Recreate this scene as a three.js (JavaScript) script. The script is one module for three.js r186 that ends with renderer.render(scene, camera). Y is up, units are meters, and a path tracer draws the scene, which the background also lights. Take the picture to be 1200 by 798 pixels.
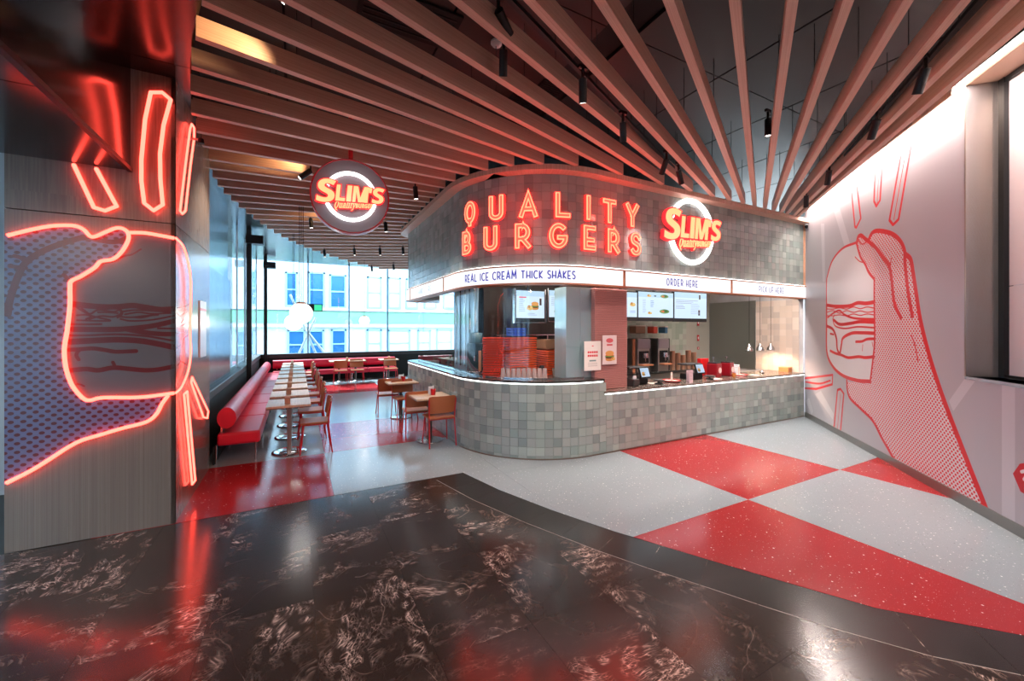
import * as THREE from 'three';
import { RoundedBoxGeometry } from 'three/addons/geometries/RoundedBoxGeometry.js';
import { TextGeometry } from 'three/addons/geometries/TextGeometry.js';
import { FontLoader } from 'three/addons/loaders/FontLoader.js';
import { mergeGeometries } from 'three/addons/utils/BufferGeometryUtils.js';
import { RectAreaLightUniformsLib } from 'three/addons/lights/RectAreaLightUniformsLib.js';

RectAreaLightUniformsLib.init();
// ---------------------------------------------------------------- camera, sky, sun, exposure
// The shop front lies along the x axis (z = 0), the customers' side is +z.
const scene = new THREE.Scene();
const FOCAL = 475, HORIZON = 385, YAW = 28 * Math.PI / 180;
const EYE = new THREE.Vector3(-9.444, 1.85, 4.64);
const camera = new THREE.PerspectiveCamera(2 * Math.atan(399 / FOCAL) * 180 / Math.PI, 1200 / 798, 0.05, 200);
camera.position.copy(EYE);
camera.rotation.y = -YAW;
camera.setViewOffset(1200, 798, 0, 399 - HORIZON, 1200, 798);
scene.add(camera);

const renderer = new THREE.WebGLRenderer({ antialias: true });
renderer.toneMapping = THREE.LinearToneMapping;
renderer.toneMappingExposure = 1.0;
renderer.shadowMap.enabled = true;

scene.background = new THREE.Color().setRGB(0.76, 0.91, 1.0);
scene.backgroundIntensity = 9.5;

const sun = new THREE.DirectionalLight(new THREE.Color().setRGB(1, 0.96, 0.9), 24);
sun.position.set(-14, 19, -24);
sun.target.position.set(-8, 0, -9);
Object.assign(sun.shadow.camera, { left: -25, right: 25, top: 25, bottom: -25, near: 1, far: 90 });
scene.add(sun, sun.target);

// ---------------------------------------------------------------- pixel -> place
const FWD = new THREE.Vector3(Math.sin(YAW), 0, -Math.cos(YAW)), RIGHT = new THREE.Vector3(Math.cos(YAW), 0, Math.sin(YAW));
const ray = (px, py) => FWD.clone().addScaledVector(RIGHT, (px - 600) / FOCAL).add(new THREE.Vector3(0, (HORIZON - py) / FOCAL, 0));
const along = (d, t) => EYE.clone().addScaledVector(d, t);
const pxY = (px, py, y) => { const d = ray(px, py); return along(d, (y - EYE.y) / d.y); };          // on a level plane
const pxZ = (px, py, z) => { const d = ray(px, py); return along(d, (z - EYE.z) / d.z); };          // on a plane across z
const pxX = (px, py, x) => { const d = ray(px, py); return along(d, (x - EYE.x) / d.x); };          // on a plane across x
const WALL_TURN = -136.5 * Math.PI / 180;
const WDIR = new THREE.Vector3(Math.cos(WALL_TURN), 0, -Math.sin(WALL_TURN)), WNORM = new THREE.Vector3(Math.sin(WALL_TURN), 0, Math.cos(WALL_TURN));
const pxWall = (px, py) => { const d = ray(px, py), p = along(d, -EYE.dot(WNORM) / d.dot(WNORM)); return [p.x * WDIR.x + p.z * WDIR.z, p.y + 0]; };

// ---------------------------------------------------------------- small helpers
let seed = 20240611;
const rnd = () => { seed = (seed + 0x6D2B79F5) | 0; let t = Math.imul(seed ^ (seed >>> 15), 1 | seed); t = (t + Math.imul(t ^ (t >>> 7), 61 | t)) ^ t; return ((t ^ (t >>> 14)) >>> 0) / 4294967296; };
const rr = (a, b) => a + (b - a) * rnd();
const taken = {};
const numbered = (n) => { const k = taken[n] = (taken[n] ?? -1) + 1; return k ? n + '_' + String(k).padStart(3, '0') : n; };
const C = (r, g, b) => new THREE.Color(`rgb(${r},${g},${b})`);
const V3 = (x, y, z) => new THREE.Vector3(x, y, z);
function M(color, roughness = 0.6, metalness = 0, extra = {}) { return new THREE.MeshStandardMaterial({ color, roughness, metalness, ...extra }); }
function glow(r, g, b, k = 1, base = 0x222222) { return new THREE.MeshStandardMaterial({ color: base, roughness: 0.5, emissive: new THREE.Color().setRGB(r, g, b), emissiveIntensity: k }); }
function thing(name, label, category, group, [x, y, z] = [0, 0, 0], turn = 0) {
  const o = new THREE.Group(); o.name = numbered(name); o.position.set(x, y, z); o.rotation.y = turn;
  o.userData = { label, category }; if (group) o.userData.group = group;
  scene.add(o); return o;
}
function structure(name, label, category) {
  const o = new THREE.Group(); o.name = name; o.userData = { label, category, kind: 'structure' }; scene.add(o); return o;
}
function part(parent, name, geo, mat, pos, rot) {
  const m = new THREE.Mesh(geo, mat); m.name = name;
  if (pos) m.position.set(...pos);
  if (rot) m.rotation.set(...rot);
  parent.add(m); return m;
}
function copy(o, [x, y, z], turn, label) {
  const c = o.clone(); c.name = numbered(o.name.replace(/_\d{3}$/, '')); c.position.set(x, y, z); c.rotation.y = turn;
  c.userData = { ...o.userData }; if (label) c.userData.label = label;
  scene.add(c); return c;
}
const box = (w, h, d, x = 0, y = 0, z = 0) => new THREE.BoxGeometry(w, h, d).translate(x, y, z);
const rbox = (w, h, d, x = 0, y = 0, z = 0, r = 0.01, s = 2) => new RoundedBoxGeometry(w, h, d, s, Math.min(r, w / 2.01, h / 2.01, d / 2.01)).translate(x, y, z);
const cyl = (r0, r1, h, x = 0, y = 0, z = 0, n = 16) => new THREE.CylinderGeometry(r0, r1, h, n).translate(x, y, z);
const span = (x0, x1, y0, y1, z0, z1) => box(Math.abs(x1 - x0), Math.abs(y1 - y0), Math.abs(z1 - z0), (x0 + x1) / 2, (y0 + y1) / 2, (z0 + z1) / 2);
const lathe = (pts, n = 20) => new THREE.LatheGeometry(pts.map(([r, y]) => new THREE.Vector2(r, y)), n);
const merged = (list) => mergeGeometries(list.map((g) => { const q = g.index ? g.toNonIndexed() : g; for (const k of Object.keys(q.attributes)) if (!['position', 'normal', 'uv'].includes(k)) q.deleteAttribute(k); return q; }));
function rod(a, b, r, n = 8) {
  const d = b.clone().sub(a), g = new THREE.CylinderGeometry(r, r, d.length(), n);
  g.applyQuaternion(new THREE.Quaternion().setFromUnitVectors(V3(0, 1, 0), d.clone().normalize()));
  return g.translate((a.x + b.x) / 2, (a.y + b.y) / 2, (a.z + b.z) / 2);
}
function bar(a, b, w, h) {                                   // a square bar between two points of one height, top at y, hanging h
  const d = b.clone().sub(a), g = new THREE.BoxGeometry(d.length(), h, w);
  g.rotateY(-Math.atan2(d.z, d.x));
  return g.translate((a.x + b.x) / 2, (a.y + b.y) / 2, (a.z + b.z) / 2);
}
function tube(pts, r, closed = false, seg = 0, tension = 0.5) {
  const c = new THREE.CatmullRomCurve3(pts, closed, 'catmullrom', tension);
  return new THREE.TubeGeometry(c, seg || pts.length * 6, r, 8, closed);
}
function polyTube(pts, r, closed = false) {                   // a tube with sharp corners
  const n = closed ? pts.length : pts.length - 1, out = [];
  for (let i = 0; i < n; i++) { out.push(rod(pts[i], pts[(i + 1) % pts.length], r)); out.push(new THREE.SphereGeometry(r, 8, 6).translate(pts[i].x, pts[i].y, pts[i].z)); }
  if (!closed) { const p = pts[pts.length - 1]; out.push(new THREE.SphereGeometry(r, 8, 6).translate(p.x, p.y, p.z)); }
  return merged(out);
}
function meterUV(g, k = 1, ax = 'x', ay = 'y') {              // uv in metres from two axes of the geometry
  const p = g.attributes.position, u = new Float32Array(p.count * 2), get = { x: (i) => p.getX(i), y: (i) => p.getY(i), z: (i) => p.getZ(i) };
  for (let i = 0; i < p.count; i++) { u[2 * i] = get[ax](i) * k; u[2 * i + 1] = get[ay](i) * k; }
  g.setAttribute('uv', new THREE.BufferAttribute(u, 2)); return g;
}
function canvasTex(w, h, draw, srgb = true) {
  const c = document.createElement('canvas'); c.width = w; c.height = h;
  draw(c.getContext('2d'), w, h);
  const t = new THREE.CanvasTexture(c); if (srgb) t.colorSpace = THREE.SRGBColorSpace;
  t.magFilter = THREE.LinearFilter; return t;
}
function dataTex(n, f, srgb = true) {
  const d = new Uint8Array(n * n * 4);
  for (let y = 0; y < n; y++) for (let x = 0; x < n; x++) { const c = f(x / n, y / n), i = 4 * (y * n + x); d[i] = c[0]; d[i + 1] = c[1]; d[i + 2] = c[2]; d[i + 3] = 255; }
  const t = new THREE.DataTexture(d, n, n); t.wrapS = t.wrapT = THREE.RepeatWrapping; t.magFilter = THREE.LinearFilter;
  if (srgb) t.colorSpace = THREE.SRGBColorSpace; t.needsUpdate = true; return t;
}
// periodic value noise
const LAT = new Float32Array(65536); for (let i = 0; i < 65536; i++) LAT[i] = rnd();
function vnoise(x, y, per, k = 0) {
  const xi = Math.floor(x), yi = Math.floor(y), fx = x - xi, fy = y - yi, sx = fx * fx * (3 - 2 * fx), sy = fy * fy * (3 - 2 * fy);
  const g = (a, b) => LAT[((((a % per) + per) % per) * 131 + (((b % per) + per) % per) * 7919 + k * 4099) & 65535];
  const a = g(xi, yi), b = g(xi + 1, yi), c = g(xi, yi + 1), d = g(xi + 1, yi + 1);
  return a + (b - a) * sx + (c - a) * sy + (a - b - c + d) * sx * sy;
}
const fbm = (u, v, f, o, k = 0) => { let s = 0, a = 0.5, t = 0; for (let i = 0; i < o; i++) { s += a * vnoise(u * f, v * f, f, k + i * 3); t += a; a *= 0.5; f *= 2; } return s / t; };

// ---------------------------------------------------------------- surfaces
const mix = (a, b, t) => a.map((x, i) => x + (b[i] - x) * t);
const woodTex = (a, b, n = 512) => dataTex(n, (u, v) => {
  const g = 0.55 * vnoise(u * 128, v * 4, 128, 1) + 0.3 * vnoise(u * 256, v * 8, 256, 2) + 0.15 * vnoise(u * 16, v * 2, 16, 3);
  return mix(a, b, g);
});
const slatTex = woodTex([182, 142, 122], [214, 176, 156]);
const panelTex = woodTex([104, 93, 86], [138, 125, 115]);
const tableTex = woodTex([196, 160, 132], [226, 196, 168]);
const marbleTex = (() => {
  const N = 2048;
  return dataTex(N, (u, v) => {
    const wx = fbm(u, v, 5, 4, 11) - 0.5, wy = fbm(u, v, 5, 4, 23) - 0.5;
    const U = u + 0.16 * wx, W = v + 0.16 * wy;
    const cl = 0.6 * fbm(U, W, 4, 3, 40) + 0.4 * vnoise(U * 9, W * 26, 1024, 44);      // where the veins crowd together
    const crowd = Math.min(1, Math.max(0, (cl - 0.445) * 5));
    const thin = (n, t) => Math.max(0, (1 - Math.abs(2 * n - 1) - t) / (1 - t));
    const r1 = thin(vnoise(U * 70, W * 210, 1024, 5), 0.72), r2 = thin(vnoise(U * 170, W * 330, 1024, 6), 0.66), r4 = thin(vnoise(U * 120 + W * 90, W * 130 - U * 60, 1024, 13), 0.8);
    const r3 = thin(vnoise(U * 9 + W * 5, W * 12 - U * 4, 1024, 7), 0.982), brk = vnoise(u * 60, v * 90, 1024, 15);
    let k = crowd * (r1 * 0.8 + r2 * 0.55 + r4 * 0.5) * Math.min(1, Math.max(0, (brk - 0.25) * 2.4));
    k += 0.16 * r2 * Math.max(0, brk - 0.45);
    k += r3 * 0.45 * (cl > 0.45 ? 1 : 0.2);
    k = Math.min(1, k);
    const base = mix([38, 30, 27], [62, 51, 46], fbm(u, v, 8, 4, 60));
    return mix(base, [198, 172, 160], k);
  });
})();
const greyNoise = dataTex(256, (u, v) => { const k = 200 + 55 * fbm(u, v, 8, 4, 70); return [k, k, k]; });
const roughTex = dataTex(512, (u, v) => { const k = 90 + 110 * fbm(u, v, 6, 5, 90); return [k, k, k]; }, false);
function terrazzoTex(bg, chips, n) {
  const t = canvasTex(1024, 1024, (c, w, h) => {
    c.fillStyle = `rgb(${bg})`; c.fillRect(0, 0, w, h);
    for (let i = 0; i < 5200; i++) { c.fillStyle = `rgba(${chips[i % chips.length]},${rr(0.25, 0.7)})`; c.beginPath(); c.arc(rr(0, w), rr(0, h), rr(0.5, 1.4), 0, 7); c.fill(); }
    for (let i = 0; i < n; i++) {
      const x = rr(0, w), y = rr(0, h), s = rnd() < 0.12 ? rr(4, 8) : rr(0.8, 4.0) * rr(0.5, 1), a0 = rr(0, 6), k = 4 + Math.floor(rr(0, 3));
      c.fillStyle = `rgb(${chips[i % chips.length]})`; c.beginPath();
      for (let j = 0; j < k; j++) c.lineTo(x + Math.cos(a0 + j * 6.283 / k) * s * rr(0.6, 1.2), y + Math.sin(a0 + j * 6.283 / k) * s * rr(0.6, 1.2));
      c.fill();
    }
  });
  t.wrapS = t.wrapT = THREE.RepeatWrapping; return t;
}
const terrGrey = M(0xffffff, 0.16, 0, { map: terrazzoTex([142, 152, 158], [[196, 204, 208], [112, 122, 130], [222, 228, 230], [140, 150, 158]], 1500) });
const terrRed = M(0xffffff, 0.16, 0, { map: terrazzoTex([156, 36, 41], [[206, 70, 70], [240, 214, 206], [150, 26, 32], [246, 232, 226]], 900) });
const marble = M(0xffffff, 0.17, 0, { map: marbleTex });
const borderStone = M(C(46, 42, 40), 0.2, 0, { map: greyNoise });
const wood = M(0xffffff, 0.45, 0, { map: slatTex });
const panelWood = M(0xffffff, 0.26, 0, { map: panelTex });
const tableWood = M(0xffffff, 0.4, 0, { map: tableTex });
const darkPanel = M(C(36, 31, 29), 0.5, 0.1);
const blackPanel = M(C(30, 27, 28), 0.16, 0.6);
const blackMetal = M(C(18, 18, 20), 0.45, 0.3);
const blackMatt = M(C(14, 14, 15), 0.8);
const steel = M(C(190, 190, 192), 0.22, 1);
const brushed = M(C(165, 160, 155), 0.38, 0.9);
const chrome = M(C(225, 225, 228), 0.08, 1);
const whitePaint = M(C(235, 235, 235), 0.5);
const plaster = M(C(206, 201, 202), 0.62, 0, { map: greyNoise });
const redMetal = M(C(196, 22, 34), 0.35);
const redPad = M(C(212, 28, 58), 0.4);
const tanSeat = M(C(172, 96, 56), 0.45);
const copper = M(C(196, 128, 92), 0.4, 0.35);
const stone = M(C(58, 54, 52), 0.18);
const glass = new THREE.MeshPhysicalMaterial({ color: 0xffffff, roughness: 0.02, metalness: 0, transmission: 1, thickness: 0, ior: 1.5 });
const tintGlass = new THREE.MeshPhysicalMaterial({ color: C(226, 240, 246), roughness: 0.02, metalness: 0, transmission: 1, thickness: 0, ior: 1.5 });
const neonRed = glow(10, 0.62, 0.42, 1);
const neonWhite = glow(1, 1, 1, 5, 0xffffff);
const ledWhite = glow(1, 0.97, 0.93, 7, 0xffffff);
// ================================================================ FLOOR
const floor = structure('floor', 'dark veined stone paving meeting grey and red chequered terrazzo', 'floor');
part(floor, 'subfloor', span(-19, 7, -0.3, -0.03, -13.0, 9), M(C(60, 58, 56), 0.9));
const edge = [[545, 556], [584.7, 574], [646, 597.6], [746.5, 632], [843.6, 660], [900, 677], [1025, 712.5], [1200, 745]].map(([x, y]) => { const p = pxY(x, y, 0); return [p.x, p.z]; });
edge[0] = [-7.56, -0.25];
{ const n = edge.length, a = edge[n - 2], b = edge[n - 1]; edge.push([b[0] + (b[0] - a[0]) * 3, b[1] + (b[1] - a[1]) * 3]); }
function clipHalf(poly, a, b) {                               // keep the side to the left of a->b (x, z seen from above with z down)
  const side = (p) => (b[0] - a[0]) * (p[1] - a[1]) - (b[1] - a[1]) * (p[0] - a[0]), out = [];
  for (let i = 0; i < poly.length; i++) {
    const p = poly[i], q = poly[(i + 1) % poly.length], sp = side(p), sq = side(q);
    if (sp <= 0) out.push(p);
    if (sp * sq < 0) { const t = sp / (sp - sq); out.push([p[0] + (q[0] - p[0]) * t, p[1] + (q[1] - p[1]) * t]); }
  }
  return out;
}
function slab(poly, top, thick, k = 1, ou = 0, ov = 0) {       // level slab over a polygon of [x, z]
  const s = new THREE.Shape(poly.map(([x, z]) => new THREE.Vector2(x, -z)));
  const g = new THREE.ExtrudeGeometry(s, { depth: thick, bevelEnabled: false, steps: 1 });
  g.rotateX(-Math.PI / 2).translate(0, top - thick, 0);
  const p = g.attributes.position, u = g.attributes.uv;
  for (let i = 0; i < p.count; i++) u.setXY(i, p.getX(i) * k + ou, -p.getZ(i) * k + ov);
  return g;
}
const lobe = edge.slice();
function inLobe(poly) { for (let i = 0; i + 1 < lobe.length && poly.length; i++) poly = clipHalf(poly, lobe[i], lobe[i + 1]); return poly; }
// terrazzo panels: 1.97 m squares of the shop's own grid
{
  const A = 1.97, a0 = 3.165;
  const red = new Set(['1,-1', '2,-2', '0,-2', '4,0', '3,1', '3,4', '1,-3', '-1,-3']);
  for (let i = -2; i <= 4; i++) for (let j = -4; j <= 5; j++) {
    const x1 = -(a0 + (i - 1) * A), x0 = x1 - A, z1 = -j * A + 0, z0 = z1 - A;
    const pieces = [], gap = 0.0015;
    const q = (xa, xb, za, zb) => [[xa + gap, za + gap], [xb - gap, za + gap], [xb - gap, zb - gap], [xa + gap, zb - gap]];
    if (z0 < -0.25) pieces.push(q(x0, x1, z0, Math.min(z1, -0.25)));
    if (z1 > -0.25) { const p = inLobe(q(x0, x1, Math.max(z0, -0.2515 + gap), z1)); if (p.length > 2) pieces.push(p); }
    if (!pieces.length) continue;
    if (i > 3 && z1 > 0.1) continue;
    const m = red.has(i + ',' + j) ? terrRed : terrGrey;
    part(floor, 'terrazzo_panel', merged(pieces.map((p) => slab(p, 0.003, 0.03, 1, i * 0.37, j * 0.53))), m);
  }
}
// stone paving
{
  const TW = 0.6, TL = 0.9;
  for (let i = -9; i < 7; i++) for (let j = -1; j < 10; j++) {
    const x0 = -9.34 + i * TW, z0 = -0.25 + (j - 0) * TL + (j < 0 ? 0 : 0), g = 0.001;
    if (x0 < -14 || z0 + TL < -0.2 || z0 > 7.5) continue;
    const quad = [[x0 + g, z0 + g], [x0 + TW - g, z0 + g], [x0 + TW - g, z0 + TL - g], [x0 + g, z0 + TL - g]];
    const hid = inLobe(quad.slice());
    const area = (p) => Math.abs(p.reduce((s, a, k) => { const b = p[(k + 1) % p.length]; return s + a[0] * b[1] - a[1] * b[0]; }, 0)) / 2;
    if (hid.length > 2 && area(hid) > 0.52) continue;
    const turn = rnd() < 0.3, k = 0.3;
    const geo = slab(quad, 0, 0.03, k, rr(0, 1), rr(0, 1));
    if (turn) { const u = geo.attributes.uv; for (let n = 0; n < u.count; n++) u.setXY(n, u.getY(n), -u.getX(n)); }
    part(floor, 'stone_tile', geo, marble);
  }
  // border course along the curved edge
  const pts = edge.map(([x, z]) => V3(x, 0, z)), len = [0];
  for (let i = 1; i < pts.length; i++) len.push(len[i - 1] + pts[i].distanceTo(pts[i - 1]));
  const at = (s) => { let i = 1; while (i < pts.length - 1 && len[i] < s) i++; const t = (s - len[i - 1]) / (len[i] - len[i - 1]), p = pts[i - 1].clone().lerp(pts[i], t), d = pts[i].clone().sub(pts[i - 1]).normalize(); return [p, V3(-d.z, 0, d.x)]; };
  const grout0 = M(C(150, 138, 130), 0.6), W = 0.38, total = len[len.length - 1];
  for (let s = 0.0; s < total - 0.4; s += 0.37) {
    const [a, na] = at(s), [b, nb] = at(s + 0.364);
    const sa = na.x < 0 ? 1 : -1, sb = nb.x < 0 ? 1 : -1;
    part(floor, 'border_grout', slab([[a.x, a.z], [b.x, b.z], [b.x + nb.x * (W + 0.006) * sb, b.z + nb.z * (W + 0.006) * sb], [a.x + na.x * (W + 0.006) * sa, a.z + na.z * (W + 0.006) * sa]], 0.0008, 0.02), grout0);
    part(floor, 'border_tile', slab([[a.x, a.z], [b.x, b.z], [b.x + nb.x * W * sb, b.z + nb.z * W * sb], [a.x + na.x * W * sa, a.z + na.z * W * sa]], 0.0015, 0.02, 0.8, rr(0, 1), rr(0, 1)), borderStone);
  }
}

// ================================================================ RIGHT WALL (mural) with a glazed niche
const MW = 5.6, MH = 4.4;
function smooth(c, pts, closed) {
  const v = pts.map(([x, y]) => new THREE.Vector3(x, y, 0)), cv = new THREE.CatmullRomCurve3(v, !!closed, 'catmullrom', 0.5), n = pts.length * 10;
  c.beginPath(); for (let i = 0; i <= n; i++) { const p = cv.getPoint(i / n); i ? c.lineTo(p.x, p.y) : c.moveTo(p.x, p.y); } if (closed) c.closePath();
}
const muralTex = canvasTex(2048, 1609, (c, w, h) => {
  const K = w / MW, S = (a) => a.map(([x, y]) => { const [s, Y] = pxWall(x, y); return [s * K, h - Y * K]; });
  c.fillStyle = 'rgb(186,181,187)'; c.fillRect(0, 0, w, h);
  const fillp = (a, col) => { const p = S(a); c.beginPath(); p.forEach(([x, y], i) => i ? c.lineTo(x, y) : c.moveTo(x, y)); c.closePath(); c.fillStyle = col; c.fill(); };
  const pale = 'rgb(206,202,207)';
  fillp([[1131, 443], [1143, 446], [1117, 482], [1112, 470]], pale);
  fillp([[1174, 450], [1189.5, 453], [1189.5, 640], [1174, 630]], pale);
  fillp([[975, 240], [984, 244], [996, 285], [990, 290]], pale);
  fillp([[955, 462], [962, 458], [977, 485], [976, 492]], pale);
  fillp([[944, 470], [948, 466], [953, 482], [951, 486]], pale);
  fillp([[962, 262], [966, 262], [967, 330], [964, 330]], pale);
  const red = 'rgb(222,30,40)', line = (a, wd, smoothIt = true, closed = false) => {
    const p = S(a); c.strokeStyle = red; c.lineWidth = wd * 1.15 * K; c.lineJoin = c.lineCap = 'round';
    if (smoothIt) smooth(c, p, closed); else { c.beginPath(); p.forEach(([x, y], i) => i ? c.lineTo(x, y) : c.moveTo(x, y)); if (closed) c.closePath(); }
    c.stroke();
  };
  // hand and arm: dotted
  const hand = [[1004, 284], [1005.5, 278], [1009, 276], [1014, 280], [1018, 281], [1022, 273], [1030, 270.5], [1045, 274], [1055, 282.6], [1060, 295], [1066, 304], [1070, 319], [1074, 345], [1079, 377], [1090, 420], [1105.4, 467], [1127.5, 525], [1160, 608], [1053, 547], [1033.7, 513.7], [1022.7, 493], [1009, 479.3], [996.5, 467], [992.4, 447.6], [1019.8, 447], [1024.5, 407.6], [1025, 384], [1024.5, 329], [1018, 318], [1014, 310], [1008, 300]];
  c.save();
  { const p = S(hand); c.beginPath(); p.forEach(([x, y], i) => i ? c.lineTo(x, y) : c.moveTo(x, y)); c.closePath(); c.fillStyle = 'rgb(226,218,220)'; c.fill(); c.clip(); }
  c.fillStyle = red; { const st = 0.058 * K; for (let y = 0, r = 0; y < h; y += st * 0.5, r++) for (let x = (r % 2) * st * 0.5; x < w; x += st) { c.beginPath(); c.ellipse(x, y, st * 0.26, st * 0.21, 0, 0, 7); c.fill(); } }
  c.restore();
  // burger
  fillp([[968.6, 357], [968.6, 331], [970, 322], [975.7, 305], [987.6, 291], [1004, 284], [1008, 300], [1014, 310], [1018, 318], [1024.5, 329], [1024.5, 407], [1019.8, 447], [1004, 445.7], [987.6, 440], [975.7, 429], [969, 412]], 'rgb(228,222,223)');
  line([[968.6, 357.6], [968.6, 331.4], [970, 322], [975.7, 305], [987.6, 291], [1004, 284]], 0.035);
  line([[968.6, 357.6], [968.6, 379], [969, 412.4], [975.7, 429], [987.6, 440], [1004, 445.7], [1019.8, 447]], 0.05);
  line([[1024.5, 329], [1024.5, 355], [1025, 384], [1024.5, 407.6], [1019.8, 447]], 0.035);
  line([[968.6, 357.6], [980, 359], [995, 358.5], [1005, 355], [1015, 355.5], [1024.5, 354]], 0.05);
  for (const [y0, k] of [[361, 1.2], [365, -1], [369, 1]]) line([[969, y0 + 1], [976, y0 + k], [984, y0 - k + 1], [992, y0 + k], [1000, y0 - k], [1008, y0 + 0.6 * k], [1016, y0 - k], [1024, y0]], 0.014);
  line([[970, 372], [978, 366], [984, 364], [990, 369], [1002, 373], [1024, 374]], 0.03);
  line([[977, 375], [984, 380], [996, 379], [1008, 377], [1024, 377.5]], 0.045);
  line([[978, 369], [976, 374], [979, 382], [990, 385], [1005, 383], [1024, 384]], 0.022);
  line([[969, 382], [976, 386], [980, 396], [981, 408], [984, 414], [986, 404], [988, 396], [998, 390.5], [1010, 390], [1024, 390.5]], 0.045);
  line([[1003, 400.5], [1010, 400], [1016, 397.5], [1024, 397]], 0.035);
  line([[973, 411], [979, 414], [986, 416], [994, 419], [1006, 418], [1014, 419], [1024, 418]], 0.04);
  line([[973, 391], [977, 392]], 0.03);
  line([[1011, 404], [1010.5, 411]], 0.012); line([[1022, 401], [1023, 406]], 0.012);
  // fingers
  line([[1004, 285], [1005.5, 278], [1009, 276], [1014, 280], [1026, 290], [1035, 302], [1042, 312], [1045, 329], [1048, 355], [1055.5, 372]], 0.055);
  line([[1004, 286], [1008, 300], [1014, 310], [1018, 319], [1024.5, 327]], 0.04);
  line([[1006, 281], [1010, 286], [1015, 284]], 0.02);
  line([[1002, 301], [1007, 306], [1013, 308]], 0.015);
  line([[1018, 281], [1022, 273], [1030, 270.5], [1045, 274], [1055, 282.6], [1060, 294], [1060.5, 308], [1064, 341], [1069, 370]], 0.055);
  line([[1061, 298], [1067, 304], [1070, 319.5], [1074, 346], [1079, 377], [1090, 420], [1105.4, 467], [1127.5, 525], [1160, 608]], 0.06);
  line([[1043, 312], [1044.5, 303]], 0.02);
  line([[1068, 393], [1072, 404], [1076, 424]], 0.02);
  line([[992.4, 446], [993, 457], [996.5, 467], [1009, 479.3], [1022.7, 493], [1033.7, 513.7], [1053, 547]], 0.04);
  // rays
  for (const [a, cl] of [[[[997.6, 221.8], [1001.8, 265.5], [1003.5, 266.6], [1008.7, 256], [1004, 216.5]], 0], [[[1025.7, 198.4], [1024.2, 235.7], [1027, 241.5], [1031.3, 234.6], [1033.8, 193]], 0], [[[1056, 181], [1042.3, 258], [1046.6, 263.4], [1053, 257], [1068, 169.6]], 0], [[[930, 445], [975.8, 439.3], [975.3, 450.3], [956.5, 455.8], [930, 454]], 0], [[[977, 505], [981.4, 457], [985, 455.8], [988.8, 461.4], [984.5, 510]], 0]]) line(a, 0.035, false, !!cl);
  line([[1062, 175], [1047.5, 257]], 0.014, false); line([[1030, 196], [1028, 238]], 0.012, false); line([[944, 447.5], [960, 449.5], [973, 446]], 0.03); line([[985, 462], [981, 506]], 0.012, false);
  // badge
  fillp([[1187, 555], [1195, 543.5], [1216, 540], [1224, 552], [1216, 588], [1196, 576]], 'rgb(205,28,44)');
  { const p = S([[1197, 553], [1208, 550], [1200, 562], [1211, 560], [1202, 573]]); c.strokeStyle = 'rgb(240,232,232)'; c.lineWidth = 0.03 * K; c.beginPath(); p.forEach(([x, y], i) => i ? c.lineTo(x, y) : c.moveTo(x, y)); c.stroke(); }
});
const muralMat = M(0xffffff, 0.38, 0, { map: muralTex });
const wallGroup = structure('wall_right', 'pale grey wall printed with a red hand holding a burger', 'wall');
wallGroup.rotation.y = WALL_TURN;
const NS = 4.56, NB = 1.355, NT = 4.37, WL = 7.6;
{
  const face = (s0, s1, y0, y1, th, z = 0) => { const g = span(s0, s1, y0, y1, z - th, z); const p = g.attributes.position, u = g.attributes.uv; for (let i = 0; i < p.count; i++) u.setXY(i, p.getX(i) / MW, p.getY(i) / MH); return g; };
  const main = face(0, NS, 0, MH, 0.25);
  part(wallGroup, 'printed_panel', main, muralMat);
  part(wallGroup, 'printed_panel', face(NS, MW, 0, NB, 0.25), muralMat);
  part(wallGroup, 'plain_panel', meterUV(span(MW, WL, 0, NB, -0.25, 0)), plaster);
  part(wallGroup, 'upper_wall', span(0, NS, MH, 4.9, -0.25, 0), plaster);
  part(wallGroup, 'upper_wall', span(NS, WL, NT + 0.06, 4.9, -0.25, -0.02), plaster);
  part(wallGroup, 'niche_back', span(NS - 0.25, WL, NB - 0.1, NT + 0.3, -0.62, -0.5), M(C(216, 200, 200), 0.2));
  part(wallGroup, 'niche_jamb', span(NS - 0.02, NS, NB, NT, -0.36, 0.004), M(C(168, 156, 146), 0.3, 0.8));
  part(wallGroup, 'niche_head', span(NS, WL, NT, NT + 0.05, -0.45, 0), M(C(188, 160, 142), 0.5));
  part(wallGroup, 'niche_sill', span(NS, WL, NB - 0.03, NB, -0.45, 0.012), M(C(196, 208, 216), 0.25, 0.6));
  part(wallGroup, 'niche_end', span(WL - 0.04, WL, NB, NT, -0.45, 0), plaster);
}
const win1 = structure('window_1', 'tall dark framed glazed panel set back in the mural wall', 'window');
win1.rotation.y = WALL_TURN;
part(win1, 'window_frame', merged([span(NS, NS + 0.07, NB, NT, -0.32, -0.25), span(NS, WL, NB, NB + 0.03, -0.32, -0.26), span(NS, WL, NT - 0.05, NT, -0.32, -0.26)]), blackMetal);
part(win1, 'pane', span(NS + 0.07, WL, NB + 0.03, 2.27, -0.31, -0.29), M(C(222, 206, 206), 0.12));
part(win1, 'pane', span(NS + 0.07, WL, 2.278, NT - 0.05, -0.31, -0.29), M(C(222, 206, 206), 0.12));
const skirt = structure('baseboard_right', 'brushed grey metal skirting along the mural wall', 'skirting');
skirt.rotation.y = WALL_TURN;
part(skirt, 'skirting_strip', span(0.02, WL, 0.004, 0.11, 0, 0.012), M(C(150, 148, 145), 0.34, 0.85));
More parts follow.
